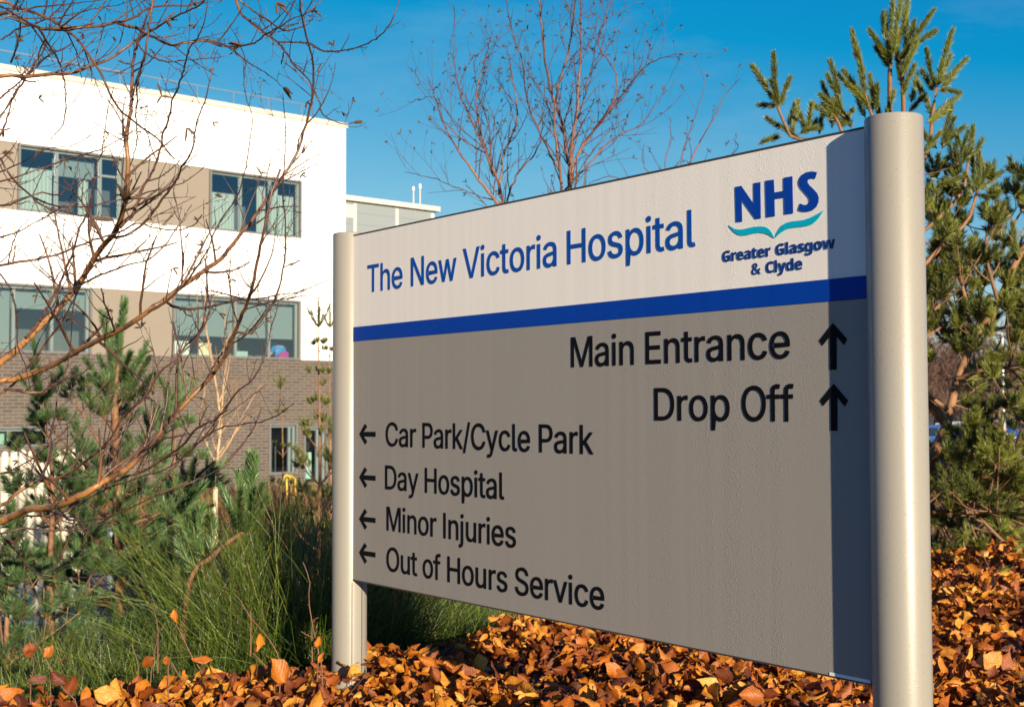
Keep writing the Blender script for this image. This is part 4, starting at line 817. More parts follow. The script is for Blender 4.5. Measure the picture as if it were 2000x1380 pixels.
px_tree('bare birch with two orange stems rising behind the middle of the sign',7.6,(1100,1262),[
 ("1100,900 1108,600 1115,370 1112,330 1100,250 1078,180 1065,120 1060,60 1048,-30",17,5),
 ("1098,900 1092,600 1096,370 1090,300 1083,240 1090,170 1110,100 1118,40 1128,-40",13,5),
 ("1112,370 1112,320 1125,230 1132,150 1135,60 1132,-40",9,4),
 ("1112,350 1135,290 1170,240 1215,185 1262,130 1310,108 1356,100",7,2.5),
 ("1110,330 1150,270 1190,215 1205,150 1170,90 1180,40 1200,-20",6,3),
 ("1096,340 1060,270 1030,200 1020,120 1000,60 985,-10",6,3),
 ("1098,380 1150,320 1200,270 1255,240 1300,180",6,2.5),
 ("1100,300 1140,200 1160,110 1185,40 1245,5",5,2.5)],
 M_obirch,22,.42,.75,trunk_r=.034,white=M_wbirch,zoff=[(1098,1262),(1100,1100),(1100,900)],gap=.095)
px_tree('bare birch leaning left behind the sign, left of the two stemmed one',8.2,(1010,1180),[
 ("1040,900 1000,600 982,390 958,320 938,270 905,200 888,130 886,60 888,15",13,2.6),
 ("965,345 940,260 930,180 950,110 962,60",7,2.5),
 ("990,420 920,330 870,250 850,190 835,150",8,2.5),
 ("975,380 985,300 1010,230 1000,150 990,90",7,2.5),
 ("950,300 900,270 862,230 848,190 795,200",5,2),
 ("985,400 900,370 850,350 790,335",5,2),
 ("985,410 1010,340 1050,290 1060,220",6,2.5),
 ("960,330 955,250 935,190 928,120 965,75",5,2.2)],
 M_obirch,18,.42,.7,trunk_r=.03,zoff=[(1010,1180),(1040,900)],gap=.10)
px_tree('small bare birch with only its top twigs showing above the sign, right of the others',8.6,(1300,1150),[
 ("1310,800 1320,500 1330,320 1350,250 1370,190 1380,140",7,2),
 ("1320,420 1355,300 1395,230 1420,180 1445,155",6,2),
 ("1320,420 1300,330 1310,270 1308,230",5,2),
 ("1325,440 1250,370 1190,345 1150,360",6,2),
 ("1330,420 1400,330 1440,290 1432,270",5,2),("1325,380 1260,330 1258,280",4,2)],
 M_obirch,14,.26,.9,trunk_r=.02,zoff=[(1300,1150),(1310,800)],gap=.15,lvl=1)
px_tree('slim white stemmed birch in front of the brick wall, forking low',13.0,(422,1052),[
 ("421,950 422,910 426,860 428,800 420,740 410,680 402,640 400,600 403,560 406,500",11,2.5),
 ("424,900 432,820 436,750 442,690 440,640 438,600",8,2.5),
 ("420,905 405,870 390,820 400,760 395,700",7,2),
 ("424,900 450,860 480,800 510,750 530,720",6,2),
 ("424,890 470,830 500,790 520,760",6,2),("402,640 385,600 388,540 392,480",4,1.5),("426,700 450,650 470,610 500,560",4,1.5)],
 M_pale,12,.55,.0,trunk_r=.036,white=M_wbirch,zoff=[(420,1052),(420,1000),(421,950)],up=.5,gap=.2)
# ------------------------------------------------------------------ pines
M_nR=needle_mat('yellow_green_needles',(.030,.062,.012),(.185,.225,.030),(.28,.25,.07))
M_nL=needle_mat('blue_green_needles',(.022,.065,.024),(.105,.205,.060),(.18,.25,.10))
M_nT=needle_mat('thin_olive_needles',(.06,.08,.02),(.17,.19,.05))
M_pbark=bark_mat('orange_pine_bark',(.20,.11,.055),(.30,.15,.062),(.09,.045,.028),.003,.03,.7,14)
def pine_thing(label,base,group=None,name='pine_tree'):
    return thing(name,label,'pine tree',tuple(base),0,group)
def finish(root,org,nb,wb,mat):
    wb.obj('trunk',M_pbark,root,org,True); nb.obj('crown',mat,root,org)
    print(root['label'][:30],nb.n)
# large pine to the right, partly behind the post: leader and shoots placed from the photograph
d=6.8; bx=P(1835,1000,d); org=np.array([bx[0],bx[1],-.05]); rt=pine_thing('large yellow green pine behind the right post of the sign',org,'pines around the sign')
nb,wb=Buf(),Buf(); pn=Pine(nb,wb,.046,.0025,3400,.66); pn.zmin=.80
SK=[]
def pth(ss,r0,r1,dz=0.0,n=12,dd=d):
    pts=[tuple(map(float,q.split(','))) for q in ss.split()]; ph=rng.random()*6
    W=curve([P(x,y,dd+dz*i/len(pts)+.05*math.sin(ph+i)) for i,(x,y) in enumerate(pts)],n); tube(wb,W,np.linspace(r0,r1,n),9); SK.extend(W); return W
pth("1780,1240 1785,1050 1805,930 1850,830",.032,.028)
pth("1850,830 1870,740 1905,660 1950,590 1990,500 2040,420",.024,.015,.2)
pth("1850,830 1790,740 1765,600 1755,400 1742,260 1738,215 1738,135",.028,.012,0,20)
pth("1765,560 1765,400 1765,230 1762,140",.02,.010,-.1,14)
pth("1760,400 1700,320 1655,280 1635,235 1618,210",.014,.007,-.3)
pth("1745,330 1660,290 1600,275 1560,272 1543,265 1528,232 1519,210",.012,.007,-.4)
pth("1760,380 1810,300 1822,215 1830,172",.014,.007,.2)
pth("1780,470 1840,420 1880,370 1892,310",.012,.007,.2)
pth("1765,560 1840,480 1890,430 1908,375 1914,368",.014,.007,.3)
pth("1742,290 1705,230 1690,185",.01,.007,-.2)
def sh(a,b,dz=0.0,hue=.5,wd=1):
    A=P(*a,d+dz); B=P(*b,d+dz+rng.normal()*.04); m=(A+B)/2+rv()*.008
    pn.shoot(A,m,.004,hue); pn.shoot(m,B,.004,hue)
TOP=[((1738,135),(1745,-25)),((1745,110),(1762,-12)),((1748,100),(1774,-5)),((1742,125),(1700,62)),((1737,130),(1712,95)),((1760,120),(1798,55)),((1755,120),(1822,22)),((1770,95),(1824,62)),((1735,110),(1728,28)),((1740,135),(1720,90)),((1730,80),(1726,30)),((1765,120),(1785,45)),
((1690,185),(1664,62)),((1688,160),(1668,80)),((1700,200),(1650,140)),((1700,215),(1655,165)),((1705,220),(1700,150)),((1713,215),(1712,170)),((1690,190),(1640,148)),
((1645,218),(1618,150)),((1640,190),(1622,122)),((1650,228),(1612,205)),((1655,235),(1628,195)),((1655,245),(1590,205)),((1640,230),(1605,188)),
((1519,210),(1511,108)),((1520,205),(1475,135)),((1500,170),(1470,130)),((1522,210),(1542,155)),((1520,208),(1486,205)),((1517,200),(1507,160)),
((1540,245),(1553,205)),((1545,250),(1558,200)),((1535,250),(1500,232)),((1575,262),(1585,205)),((1576,262),(1562,222)),((1577,258),(1592,238)),
((1618,235),(1622,205)),((1600,262),(1612,210)),((1625,250),(1620,200)),((1480,282),(1500,272)),((1500,275),(1515,268)),
((1830,170),(1860,62)),((1832,165),(1885,118)),((1828,172),(1810,100)),((1832,175),(1870,180)),((1835,160),(1856,110)),((1825,178),(1802,140)),((1815,200),(1795,165)),((1840,172),(1865,140)),
((1815,230),(1870,190)),((1810,240),(1850,215)),((1820,225),(1800,180)),((1840,290),(1858,210)),((1838,288),(1880,250)),((1842,285),(1862,235)),((1830,290),(1800,255)),((1800,300),(1835,262)),
((1908,375),(1912,300)),((1910,372),(1953,338)),((1905,375),(1885,340)),((1912,370),(1930,330)),((1908,378),(1940,385)),((1900,380),(1860,355)),((1905,365),(1900,310)),
((1830,330),(1862,300)),((1828,325),(1870,330)),((1815,350),(1850,310)),((1830,360),(1880,345)),
((1640,250),(1665,215)),((1560,262),(1590,250)),((1780,200),(1790,150)),((1775,220),(1800,190)),((1720,240),(1710,180)),((1730,225),(1745,180)),((1690,230),(1675,190)),((1665,250),(1640,215)),((1762,145),(1771,25)),((1762,150),(1790,85)),((1761,170),(1752,100)),((1763,190),(1785,130)),((1892,312),(1900,250)),((1890,315),(1917,275)),((1893,318),(1868,268)),((1618,212),(1608,165)),((1990,505),(1978,440)),((1543,268),(1556,215)),((1560,274),(1535,252))]
for a,b in TOP: sh(a,b,rng.normal()*.12,np.clip(.5+rng.normal()*.2,0,1))
pn.dens=1500; pn.nl=.052; pn.w=.0027
# the body of the same pine lower down
def limb_px(ss,r,L=.45,k=5,dz=.2):
    W=pth(ss,r,r*.4,dz,14)
    for i in range(k):
        j=int(3+10*(i+rng.random())/k); j=min(j,12); t=nrm(W[j+1]-W[j]); e=nrm(t*.5+perp(t)*.8+UP*.3)
        pn.branch(W[j],e,L*(.6+.6*rng.random()),r*.45,up=.6,gap=.12)
    pn.cluster(W[-1],nrm(W[-1]-W[-2]),.14,4)
limb_px("1900,660 1880,560 1850,480 1835,440",.012,.34,6)
limb_px("1950,590 1930,520 1925,470 1935,440",.012,.32,6)
limb_px("1990,500 1975,470 1985,430 1998,410",.010,.26,4)
limb_px("1985,505 2020,470 2050,420",.012,.4,5)
limb_px("1905,650 1960,640 2020,620",.012,.36,6)
limb_px("1870,740 1930,720 2000,715 2060,700",.014,.36,6,-.3)
limb_px("1850,800 1800,760 1740,700",.014,.4,5,-.1)
limb_px("1850,830 1900,860 1960,870 2040,850",.012,.26,5,-.5)
limb_px("1775,680 1850,630 1900,600",.012,.34,6,.3)
limb_px("1770,650 1840,590 1870,540",.012,.34,6,.3)
limb_px("1835,900 1900,930 1980,930",.014,.32,8,-.6)
limb_px("1805,940 1890,990 1960,1000",.014,.30,9,-.7)
limb_px("1805,940 1900,960 2020,980",.014,.30,9,.3)
limb_px("1790,1000 1800,980 1740,970",.014,.35,6,-.3)
limb_px("1790,1010 1880,990 1930,985",.014,.24,8,.9)
limb_px("1790,1000 1910,1000 2000,1010",.014,.26,9,.9)
def fill(pn,wb,sk,region,n,d,dd,L=.13,hue=None,r=.005,k=4):
    """twigs with needle clusters spread through part of the crown, each joined to the nearest limb"""
    sk=np.array(sk); x0,y0,x1,y1=region
    for i in range(n):
        t=P(x0+(x1-x0)*rng.random(),y0+(y1-y0)*rng.random(),d+rng.normal()*dd)
        q=sk[np.argsort(((sk-t)**2).sum(1)+((sk[:,2]-t[2]+.15)**2))[int(rng.integers(0,3))]]
        l=float(np.linalg.norm(t-q)); m=(q+t)/2-UP*.05*l+rv()*.05*l; C=curve([q,m,t],7); tube(wb,C,np.linspace(r,r*.5,7),5)
        e=nrm(nrm(C[-1]-C[-2])*.6+UP*.5+rv()*.35); pn.cluster(t,e,L*(.7+.6*rng.random()),k,hue if hue is None else float(np.clip(hue+rng.normal()*.2,0,1)))
fill(pn,wb,SK,(1815,430,1880,640),14,6.9,.25)
fill(pn,wb,SK,(1900,500,2030,640),13,7.0,.3)
fill(pn,wb,SK,(1815,580,2030,700),24,7.0,.35)
fill(pn,wb,SK,(1815,700,2030,800),7,7.0,.35,.10)
fill(pn,wb,SK,(1815,890,2030,1005),50,6.9,.4)
fill(pn,wb,SK,(1800,300,1870,430),8,6.9,.15)
finish(rt,org,nb,wb,M_nR)
# a second pine further right whose tips cross the frame edge
def auto_pine(label,px,d,top_px,r,spread,wh,per,mat,nl,w,dens,hue=None,crown=.25,grp='pines around the sign',group_on=True,up=.55,name='pine_tree',L0=.24,spr=.7):
    b=P(px[0],px[1],d); org=np.array([b[0],b[1],float(gz(0,d))-.03]); rt=pine_thing(label,org,grp,name); nb,wb=Buf(),Buf(); pn=Pine(nb,wb,nl,w,dens,spr); pn.zmin=.8 if px[0]>1800 else -9
    pn.tree(org,P(top_px[0],top_px[1],d),r,spread,wh,per,crown,hue,up,L0=L0); finish(rt,org,nb,wb,mat); return rt
auto_pine('dense dark pine crossing the right edge behind the leaf bed',(2090,1050),8.5,(2075,420),.06,1.0,8,5,M_nR,.055,.0028,1280,crown=.12)
auto_pine('bushy low pine filling the gap between post and right edge',(1900,1060),9.6,(1890,900),.04,1.0,6,6,M_nR,.055,.0028,1280,crown=.0)
# left group
def pcl(pn,x,y,tx,ty,d,L=.25,n=5,hue=.6):
    A=P(x,y,d); B=P(tx,ty,d); pn.cluster(A,nrm(B-A),L,n,hue)
d=7.6; b=P(228,1010,d); org=np.array([b[0],b[1],-.25]); rt=pine_thing('blue green pine with a bare orange trunk between birch branches, left of the white birch',org,'pines left of the sign'); nb,wb=Buf(),Buf(); pn=Pine(nb,wb,.060,.0026,2600,.60)
def pw(ss,r0,r1,n=12,dz=.0): 
    pts=[tuple(map(float,q.split(','))) for q in ss.split()]; W=curve([P(x,y,d+dz*i/len(pts)) for i,(x,y) in enumerate(pts)],n); tube(wb,W,np.linspace(r0,r1,n),9); return W
pw("236,1260 234,1080 230,1000 228,900 224,790",.034,.022); pw("224,790 228,740 232,700 238,660",.016,.008)
def shs(lst,hue=.55):
    for a,b in lst:
        A,B=P(*a,d),P(*b,d+rng.normal()*.1); m=(A+B)/2+rv()*.01; pn.shoot(A,m,.004,hue+rng.normal()*.1); pn.shoot(m,B,.004,hue+rng.normal()*.1)
shs([((232,735),(240,585)),((232,720),(246,590)),((222,740),(198,612)),((224,720),(205,615)),((226,760),(216,650)),((230,770),(252,690)),((235,760),(286,672)),((236,750),(282,690)),((212,760),(168,704)),((205,765),(176,735)),((232,780),(262,720)),((226,735),(228,640)),((240,740),(255,690)),((218,770),(195,700))])
pw("226,800 250,770 285,750 325,760",.008,.005); shs([((240,790),(290,700)),((250,785),(300,730)),((320,860),(326,760)),((318,850),(340,770)),((312,860),(300,790))])
pn.dens=1100
for (x0,y0,x1,y1,L) in ((228,990,330,900,.6),(230,985,150,940,.5),(228,1000,300,1040,.5),(230,1010,160,1060,.55),(228,900,170,850,.5),(229,930,290,860,.5),(228,850,180,800,.35),(228,840,290,800,.4),(230,1030,350,1010,.6),(230,1040,130,1010,.7),(230,960,120,900,.7),(232,1060,330,1100,.6),(232,1080,140,1120,.6),(230,1000,240,1080,.5),(228,870,250,800,.4),(230,1070,250,1150,.5)):
    A=P(x0,y0,d); B=P(x1,y1,d+rng.normal()*.5); pn.branch(A,nrm(B-A),L,.009,up=.45,gap=.12,hue=.5+rng.normal()*.2)
pn.dens=1300; fill(pn,wb,[P(228,y_,d) for y_ in range(820,1200,20)]+[P(200,y_,d) for y_ in (850,950,1050)],(50,930,390,1190),50,7.7,.4,.14,.55)
finish(rt,org,nb,wb,M_nL)
auto_pine('dark pine at the far left with upright shoots in front of the brick wall',(120,1080),6.9,(84,790),.03,.55,5,4,M_nL,.06,.0028,1440,.35,.3,'pines left of the sign',L0=.34)
auto_pine('low spreading pine at the left edge in front of the ribbed fence',(30,1240),6.0,(20,1120),.03,.7,3,4,M_nL,.055,.0028,1280,.3,.2,'pines left of the sign')
auto_pine('young pine behind the broom with pale green candles, right of the orange trunk',(330,1200),8.8,(345,800),.03,.55,6,5,M_nL,.06,.0028,1280,.7,.2,'pines left of the sign',L0=.3)
d=5.45; b=P(372,1180,d); org=np.array([b[0],b[1],0]); rt=pine_thing('small blue green pine sprig on a leaning bare stem, left of the near post',org,'pines left of the sign'); nb,wb=Buf(),Buf(); pn=Pine(nb,wb,.062,.003,1700,.6)
pw("350,1300 372,1128 410,1090 440,1062 470,1042",.015,.010); pw("470,1042 478,1000 480,980",.008,.005)
shs([((472,1040),(486,890)),((470,1040),(440,965)),((474,1040),(512,950)),((476,1040),(500,900)),((472,1035),(470,960)),((480,1030),(520,975)),((468,1040),(432,950)),((478,1000),(495,892)),((474,1010),(466,930))],.75)
shs([((400,1085),(350,1010)),((395,1080),(375,1000)),((380,1050),(395,990)),((410,1080),(420,1020)),((385,1120),(350,1060)),((350,1010),(395,950)),((340,1000),(380,960))],.7)
finish(rt,org,nb,wb,M_nL)
auto_pine('sparse thin pine with a reddish trunk against the white wall beside the near post',(621,985),17,(622,640),.035,.62,7,4,M_nT,.07,.006,520,crown=.18,grp='pines left of the sign',up=.9,L0=.4,spr=.45)
auto_pine('dark spindly pine half hidden by the near post',(648,1000),19,(644,640),.03,.5,6,4,M_nT,.07,.006,480,crown=.1,grp='pines left of the sign',up=.9,L0=.3,spr=.45)
auto_pine('little sparse pine in front of the brick wall',(560,1010),20,(548,760),.025,.4,4,3,M_nT,.06,.007,420,crown=.2,grp='pines left of the sign',up=.8,L0=.3,spr=.5)
# ------------------------------------------------------------------ broom
t=NT('broom_green'); r=t.attr('rnd'); c=t.ramp(r,[(0,(.010,.022,.005)),(.45,(.060,.100,.012)),(.86,(.155,.205,.022)),(.97,(.32,.26,.10)),(1,(.20,.11,.05))]); t.set(t.b,Base_Color=c,Roughness=.45); M_broom=t.m
def broom(label,c,rad,h,n,lean=(0,0),mat=None,w=.0016,name='broom_shrub',cat='shrub',group='broom shrubs behind the leaf bed',spread=.75,droop=.0):
    c=np.array([c[0],c[1],float(gz(c[0],c[1]))]); root=thing(name,label,cat,tuple(c),0,group)
    nl=6; m=n
    ang=rng.random(m)*2*math.pi; rr=np.sqrt(rng.random(m))*rad
    p=np.zeros((m,nl+1,3)); st=rng.random(m)*h*.55
    p[:,0,0]=np.cos(ang)*rr*.45; p[:,0,1]=np.sin(ang)*rr*.45; p[:,0,2]=st
    d=np.stack([np.cos(ang)*rr/rad*spread+lean[0],np.sin(ang)*rr/rad*spread+lean[1],np.full(m,1.)],1)+rng.normal(size=(m,3))*.42
    p[:,0,:2]+=d[:,:2]*st[:,None]*.7
    d/=np.linalg.norm(d,axis=1)[:,None]; bend=rng.normal(size=(m,3))*.10
    Ls=h*(.35+.5*rng.random(m)); Ls=np.minimum(Ls,(h*1.08-st))
    for i in range(nl):
        d=d+UP*(.06-droop)+rng.normal(size=(m,3))*.11+bend; d/=np.linalg.norm(d,axis=1)[:,None]; p[:,i+1]=p[:,i]+d*(Ls/nl)[:,None]
    side=np.cross(d,rng.normal(size=(m,3))); side/=np.linalg.norm(side,axis=1)[:,None]; side2=np.cross(d,side)
    r=w*np.linspace(1,.35,nl+1)
    th=np.arange(3)*2*math.pi/3
    V=p[:,:,None,:]+r[None,:,None,None]*(np.cos(th)[None,None,:,None]*side[:,None,None,:]+np.sin(th)[None,None,:,None]*side2[:,None,None,:])
    base=np.arange(m)[:,None,None]*(nl+1)*3; i=np.arange(nl)[None,:,None]*3; j=np.arange(3)[None,None,:]; j2=(j+1)%3
    Fq=np.stack([base+i+j,base+i+j2,base+i+3+j2,base+i+3+j],-1).reshape(-1,4)
    rnd=np.repeat(np.clip(rng.normal(size=m)*.27+.42,0,1),(nl+1)*3)
    mesh_obj('foliage',V.reshape(-1,3),Fq,mat or M_broom,root,attrs={'rnd':rnd})
    wb=Buf()
    for k in range(9):
        a=rng.random()*6; q=[np.zeros(3)]; dd=nrm([math.cos(a)*.5,math.sin(a)*.5,1])
        for _ in range(5): dd=nrm(dd+rv()*.15); q.append(q[-1]+dd*h*.13)
        tube(wb,q,np.linspace(.012,.004,6),6)
    wb.obj('stem',M_pbark,root,None,True)
    return root
pb=lambda px,d: tuple(P(px,1000,d)[:2])
broom('wide green broom bush at the left, thin upright stems above the leaves',pb(230,5.6),.80,.62,5200,(.40,.1))
broom('green broom bush leaning right, just left of the near post',pb(420,5.5),.58,.70,4200,(.35,0))
broom('shaded dark broom bush right beside the near post',pb(590,5.7),.55,1.22,3800,(.02,0),spread=.25)
broom('low broom bush at the bottom left corner behind the leaves',pb(60,5.1),.5,.55,2200,(.1,0))
broom('green broom clump seen under the lower left corner of the sign',pb(800,6.0),.62,.82,5200,(.1,0))
broom('thin broom clump under the middle of the sign behind twigs',pb(960,6.9),.5,.62,2600,(.1,0))
broom('taller broom bush rising behind the bushes at the far left',pb(150,6.6),.6,.52,2200,(.1,0))
M_ygr=needle_mat('yellow_green_sprays',(.12,.14,.015),(.30,.32,.03))
def ygr(label,px,d,rad,h,n=1500): broom(label,pb(px,d),rad,h,n,(0,0),M_ygr,.004,'heather_shrub','shrub','yellow green shrubs by the brick wall',.5)
ygr('bright yellow green shrub at the foot of the white birch',385,12.5,.55,1.35,1800); ygr('smaller yellow green shrub right of the white birch',445,15,.45,.95,1300)
ygr('yellow shrub under the sparse pines by the door',560,20,.5,1.15,1100); ygr('yellow grassy shrub behind the dark broom',585,11,.45,.75,1000); ygr('yellow tuft low between the pines',425,8.6,.35,.75,1100)
# undergrowth: brown and ochre tufts over the bank
t=NT('brown_undergrowth'); r=t.attr('rnd'); c=t.ramp(r,[(0,(.035,.020,.012)),(.4,(.14,.060,.022)),(.7,(.20,.115,.030)),(1,(.10,.12,.03))]); t.set(t.b,Base_Color=c,Roughness=.8); M_under=t.m
nT=9500; xx=[];yy=[]
while len(xx)<nT:
    y=8.2+31*rng.random()**1.5; x=-.42*y+(.44*y)*rng.random() if rng.random()<.5 else .02*y+.50*y*rng.random()
    if y>12 and x<-.36*y+2.0 and y<21 and x<-4.0: continue
    xx.append(x); yy.append(y)
xx=np.array(xx);yy=np.array(yy); nb_=12; hh=(.16+.34*rng.random(nT))*(1+.015*yy); hue=np.clip(.45+.3*np.sin(xx*.9+yy*.7)+rng.normal(size=nT)*.2,0,1)
P0=np.stack([xx,yy,gz(xx,yy)],1)[:,None,:]+rng.normal(size=(nT,nb_,3))*np.array([.13,.13,0]); D=rng.normal(size=(nT,nb_,3))*.45+UP; D/=np.linalg.norm(D,axis=2)[...,None]
P1=P0+D*(hh[:,None]*(.5+.6*rng.random((nT,nb_))))[...,None]; S=np.cross(D,rng.normal(size=D.shape)); S/=np.linalg.norm(S,axis=2)[...,None]; S*=.010
V=np.stack([P0-S,P0+S,P1+S*.4,P1-S*.4],2).reshape(-1,3); Fq=np.arange(len(V)).reshape(-1,4)
tag(mesh_obj('undergrowth',V,Fq,M_under,attrs={'rnd':np.repeat(np.clip(hue[:,None]+rng.normal(size=(nT,nb_))*.08,0,1).ravel(),4)}),'brown and ochre heather undergrowth on the bank before the brick wall','undergrowth',kind='stuff')
# ------------------------------------------------------------------ beech hedge (leaf bed)
t=NT('beech_leaf'); r=t.attr('rnd'); uv=t.new('ShaderNodeSeparateXYZ'); t.l(t.attr('luv','Vector'),uv.inputs[0]); U,Vv=uv.outputs[0],uv.outputs[1]
base=t.ramp(r,[(0,(.075,.018,.008)),(.25,(.22,.050,.009)),(.5,(.46,.130,.010)),(.76,(.62,.245,.020)),(1,(.70,.36,.055))])
vein=t.math('SINE',t.math('MULTIPLY',t.math('SUBTRACT',U,t.math('MULTIPLY',t.math('ABSOLUTE',Vv),.45)),44.0)); vl=t.ramp(vein,[(.80,0),(1.0,1)])
mid=t.math('LESS_THAN',t.math('ABSOLUTE',Vv),.05); vv=t.math('MAXIMUM',vl,mid)
blot=t.noise(t.coord(),60,4,.7); c=t.mix(t.math('MULTIPLY',t.ramp(blot,[(.45,0),(.72,1)]),.55),base,(.09,.028,.012)); c=t.mix(t.math('MULTIPLY',vv,.30),c,(.22,.07,.02))
edge=t.ramp(t.math('ABSOLUTE',Vv),[(.75,0),(1,1)]); c=t.mix(t.math('MULTIPLY',edge,.4),c,(.16,.05,.015))
h=t.math('ADD',t.math('MULTIPLY',vein,.5),blot); t.bump(h,.45,.0015)
t.set(t.b,Base_Color=c,Roughness=t.math('ADD',.33,t.math('MULTIPLY',blot,.3)),Specular_IOR_Level=.45)
tl=t.new('ShaderNodeBsdfTranslucent'); t.l(c,tl.inputs[0]); m_=t.new('ShaderNodeMixShader'); m_.inputs[0].default_value=.25; t.l(t.b.outputs[0],m_.inputs[1]); t.l(tl.outputs[0],m_.inputs[2]); t.l(m_.outputs[0],t.out.inputs[0]); M_leaf=t.m
def leaves(buf,pos,dirv,nrmv,ln,hue):
    """beech leaves: pointed oval, folded on the midrib, pleated and curled"""
    N=len(pos); nu,nv=7,5
    u=np.linspace(0,1,nu); prof=np.array([.04,.62,.95,1.0,.86,.52,.02]); v=np.linspace(-1,1,nv)
    dirv/=np.linalg.norm(dirv,axis=1)[:,None]; s=np.cross(nrmv,dirv); s/=np.linalg.norm(s,axis=1)[:,None]; nn=np.cross(dirv,s)
    wid=ln*(.24+.15*rng.random(N)**1.3); fold=.35+1.1*rng.random(N)*np.sign(rng.normal(size=N)+.6); curl=rng.normal(size=N)*.8; edgec=rng.normal(size=N)*.75; pl=rng.random(N)*6; tw=rng.normal(size=N)*.5
    U_,V_=np.meshgrid(u,v,indexing='ij'); U_=U_.ravel(); V_=V_.ravel(); pr=np.repeat(prof,nv)
    X=ln[:,None]*(U_[None]-.02*np.abs(V_)[None]); Y=wid[:,None]*pr[None]*V_[None]*(1+.10*rng.normal(size=(N,nu*nv))); 
    Z=wid[:,None]*np.abs(V_)[None]*pr[None]*fold[:,None]*.5 + ln[:,None]*curl[:,None]*(U_[None]**2)*.45 + wid[:,None]*edgec[:,None]*(V_[None]**2)*np.abs(V_)[None]*.45 + ln[:,None]*.055*np.sin(U_[None]*13+pl[:,None]+V_[None]*1.5)*np.abs(V_)[None] + ln[:,None]*.018*rng.normal(size=(N,nu*nv))
    a=tw[:,None]*U_[None]; Y2=Y*np.cos(a)-Z*np.sin(a); Z2=Y*np.sin(a)+Z*np.cos(a)
    W=pos[:,None,:]+X[...,None]*dirv[:,None,:]+Y2[...,None]*s[:,None,:]+Z2[...,None]*nn[:,None,:]
    i=np.arange(nu-1)[:,None]*nv; j=np.arange(nv-1)[None,:]; q=np.stack([i+j,i+j+1,i+nv+j+1,i+nv+j],-1).reshape(-1,4)
    Fq=(np.arange(N)[:,None,None]*(nu*nv)+q[None]).reshape(-1,4)
    luv=np.tile(np.stack([U_,V_,np.zeros_like(U_)],1),(N,1))
    buf.add(W.reshape(-1,3),f4=Fq,rnd=np.repeat(hue,nu*nv),luv=luv)
HX=np.array([-6,-1.85,-.93,-.32,.24,1.0,2.8,3.4,8]); HY=np.array([4.25,4.42,4.58,5.2,6.1,7.1,8.5,8.7,9.5])
FY=3.05
def htop(x,y):
    back=np.interp(x,HX,HY); e=np.clip((back-y)/.35,0,1)
    return .650-.03*np.clip(-x-.6,0,1)+.035*np.sin(x*3.1+1)*np.sin(y*2.3)+.03*np.sin(x*7.3+y*5.1)+.02*np.sin(y*11-x*6)-.10*(1-e)**2
hd=thing('beech_hedge','low clipped beech hedge with dry copper orange leaves around the sign posts','hedge',(0,3.6,0))
lb=Buf(); N=42000; px_,py_,pz_,hu=[],[],[],[]
cnt=0
while cnt<N:
    k=20000; x=rng.random(k)*9-3.4; y=FY+rng.random(k)**1.25*6; bk=np.interp(x,HX,HY)
    ok=(y<bk)&(np.abs(x)<.52*y+.6); x,y=x[ok],y[ok]; n2=len(x)
    dz=np.abs(rng.normal(size=n2))**1.2*.095-.045
    px_.append(x);py_.append(y);pz_.append(htop(x,y)-dz); cnt+=n2
x=np.concatenate(px_)[:N];y=np.concatenate(py_)[:N];z=np.concatenate(pz_)[:N]
# leaves on the near face and on the back face of the hedge
n3=4200; xf=rng.random(n3)*6-2.6; yf=np.where(rng.random(n3)<.45,FY+np.abs(rng.normal(size=n3))*.04,np.interp(xf,HX,HY)-np.abs(rng.normal(size=n3))*.05); zf_=rng.random(n3)*.62+.02
x=np.concatenate([x,xf]);y=np.concatenate([y,yf]);z=np.concatenate([z,zf_]); N=len(x)
dv=rng.normal(size=(N,3))*np.array([1,1,.55]); nv_=rng.normal(size=(N,3))*.85+UP*.6+np.array([.1,-.35,0])
ln=.031+.050*rng.random(N)**1.3; clump=.5+.28*np.sin(x*5.3+2*np.sin(y*4))*np.sin(y*6.1+x*2)
hue=np.clip(clump*.5+.24+rng.normal(size=N)*.27,0,1)
leaves(lb,np.stack([x,y,z],1),dv,nv_,ln,hue)
# twigs: the hedge's own stems
tb=Buf()
for i in range(5200):
    y0=FY+rng.random()**1.3*5; x0=(rng.random()*2-1)*(.5*y0+.3); 
    if y0>np.interp(x0,HX,HY): continue
    zt=float(htop(x0,y0)); p=np.array([x0,y0,zt-.13-.1*rng.random()]); dd=nrm(rng.normal(size=3)*.6+UP*.8); q=[p]; L=.10+.16*rng.random()
    for _ in range(4): dd=nrm(dd+rv()*.2+UP*.03); q.append(q[-1]+dd*L/4)
    tube(tb,q,np.linspace(.0022,.0009,5),4)
for i in range(260):
    y0=FY+rng.random()*3.5; x0=(rng.random()*2-1)*(.5*y0+.3)
    if y0>np.interp(x0,HX,HY): continue
    a=rng.random()*6; q=[np.array([x0,y0,0.])]; dd=nrm([math.cos(a)*.35,math.sin(a)*.35,1])
    for _ in range(5): dd=nrm(dd+rv()*.12); q.append(q[-1]+dd*.12)
    tube(tb,q,np.linspace(.008,.003,6),6)
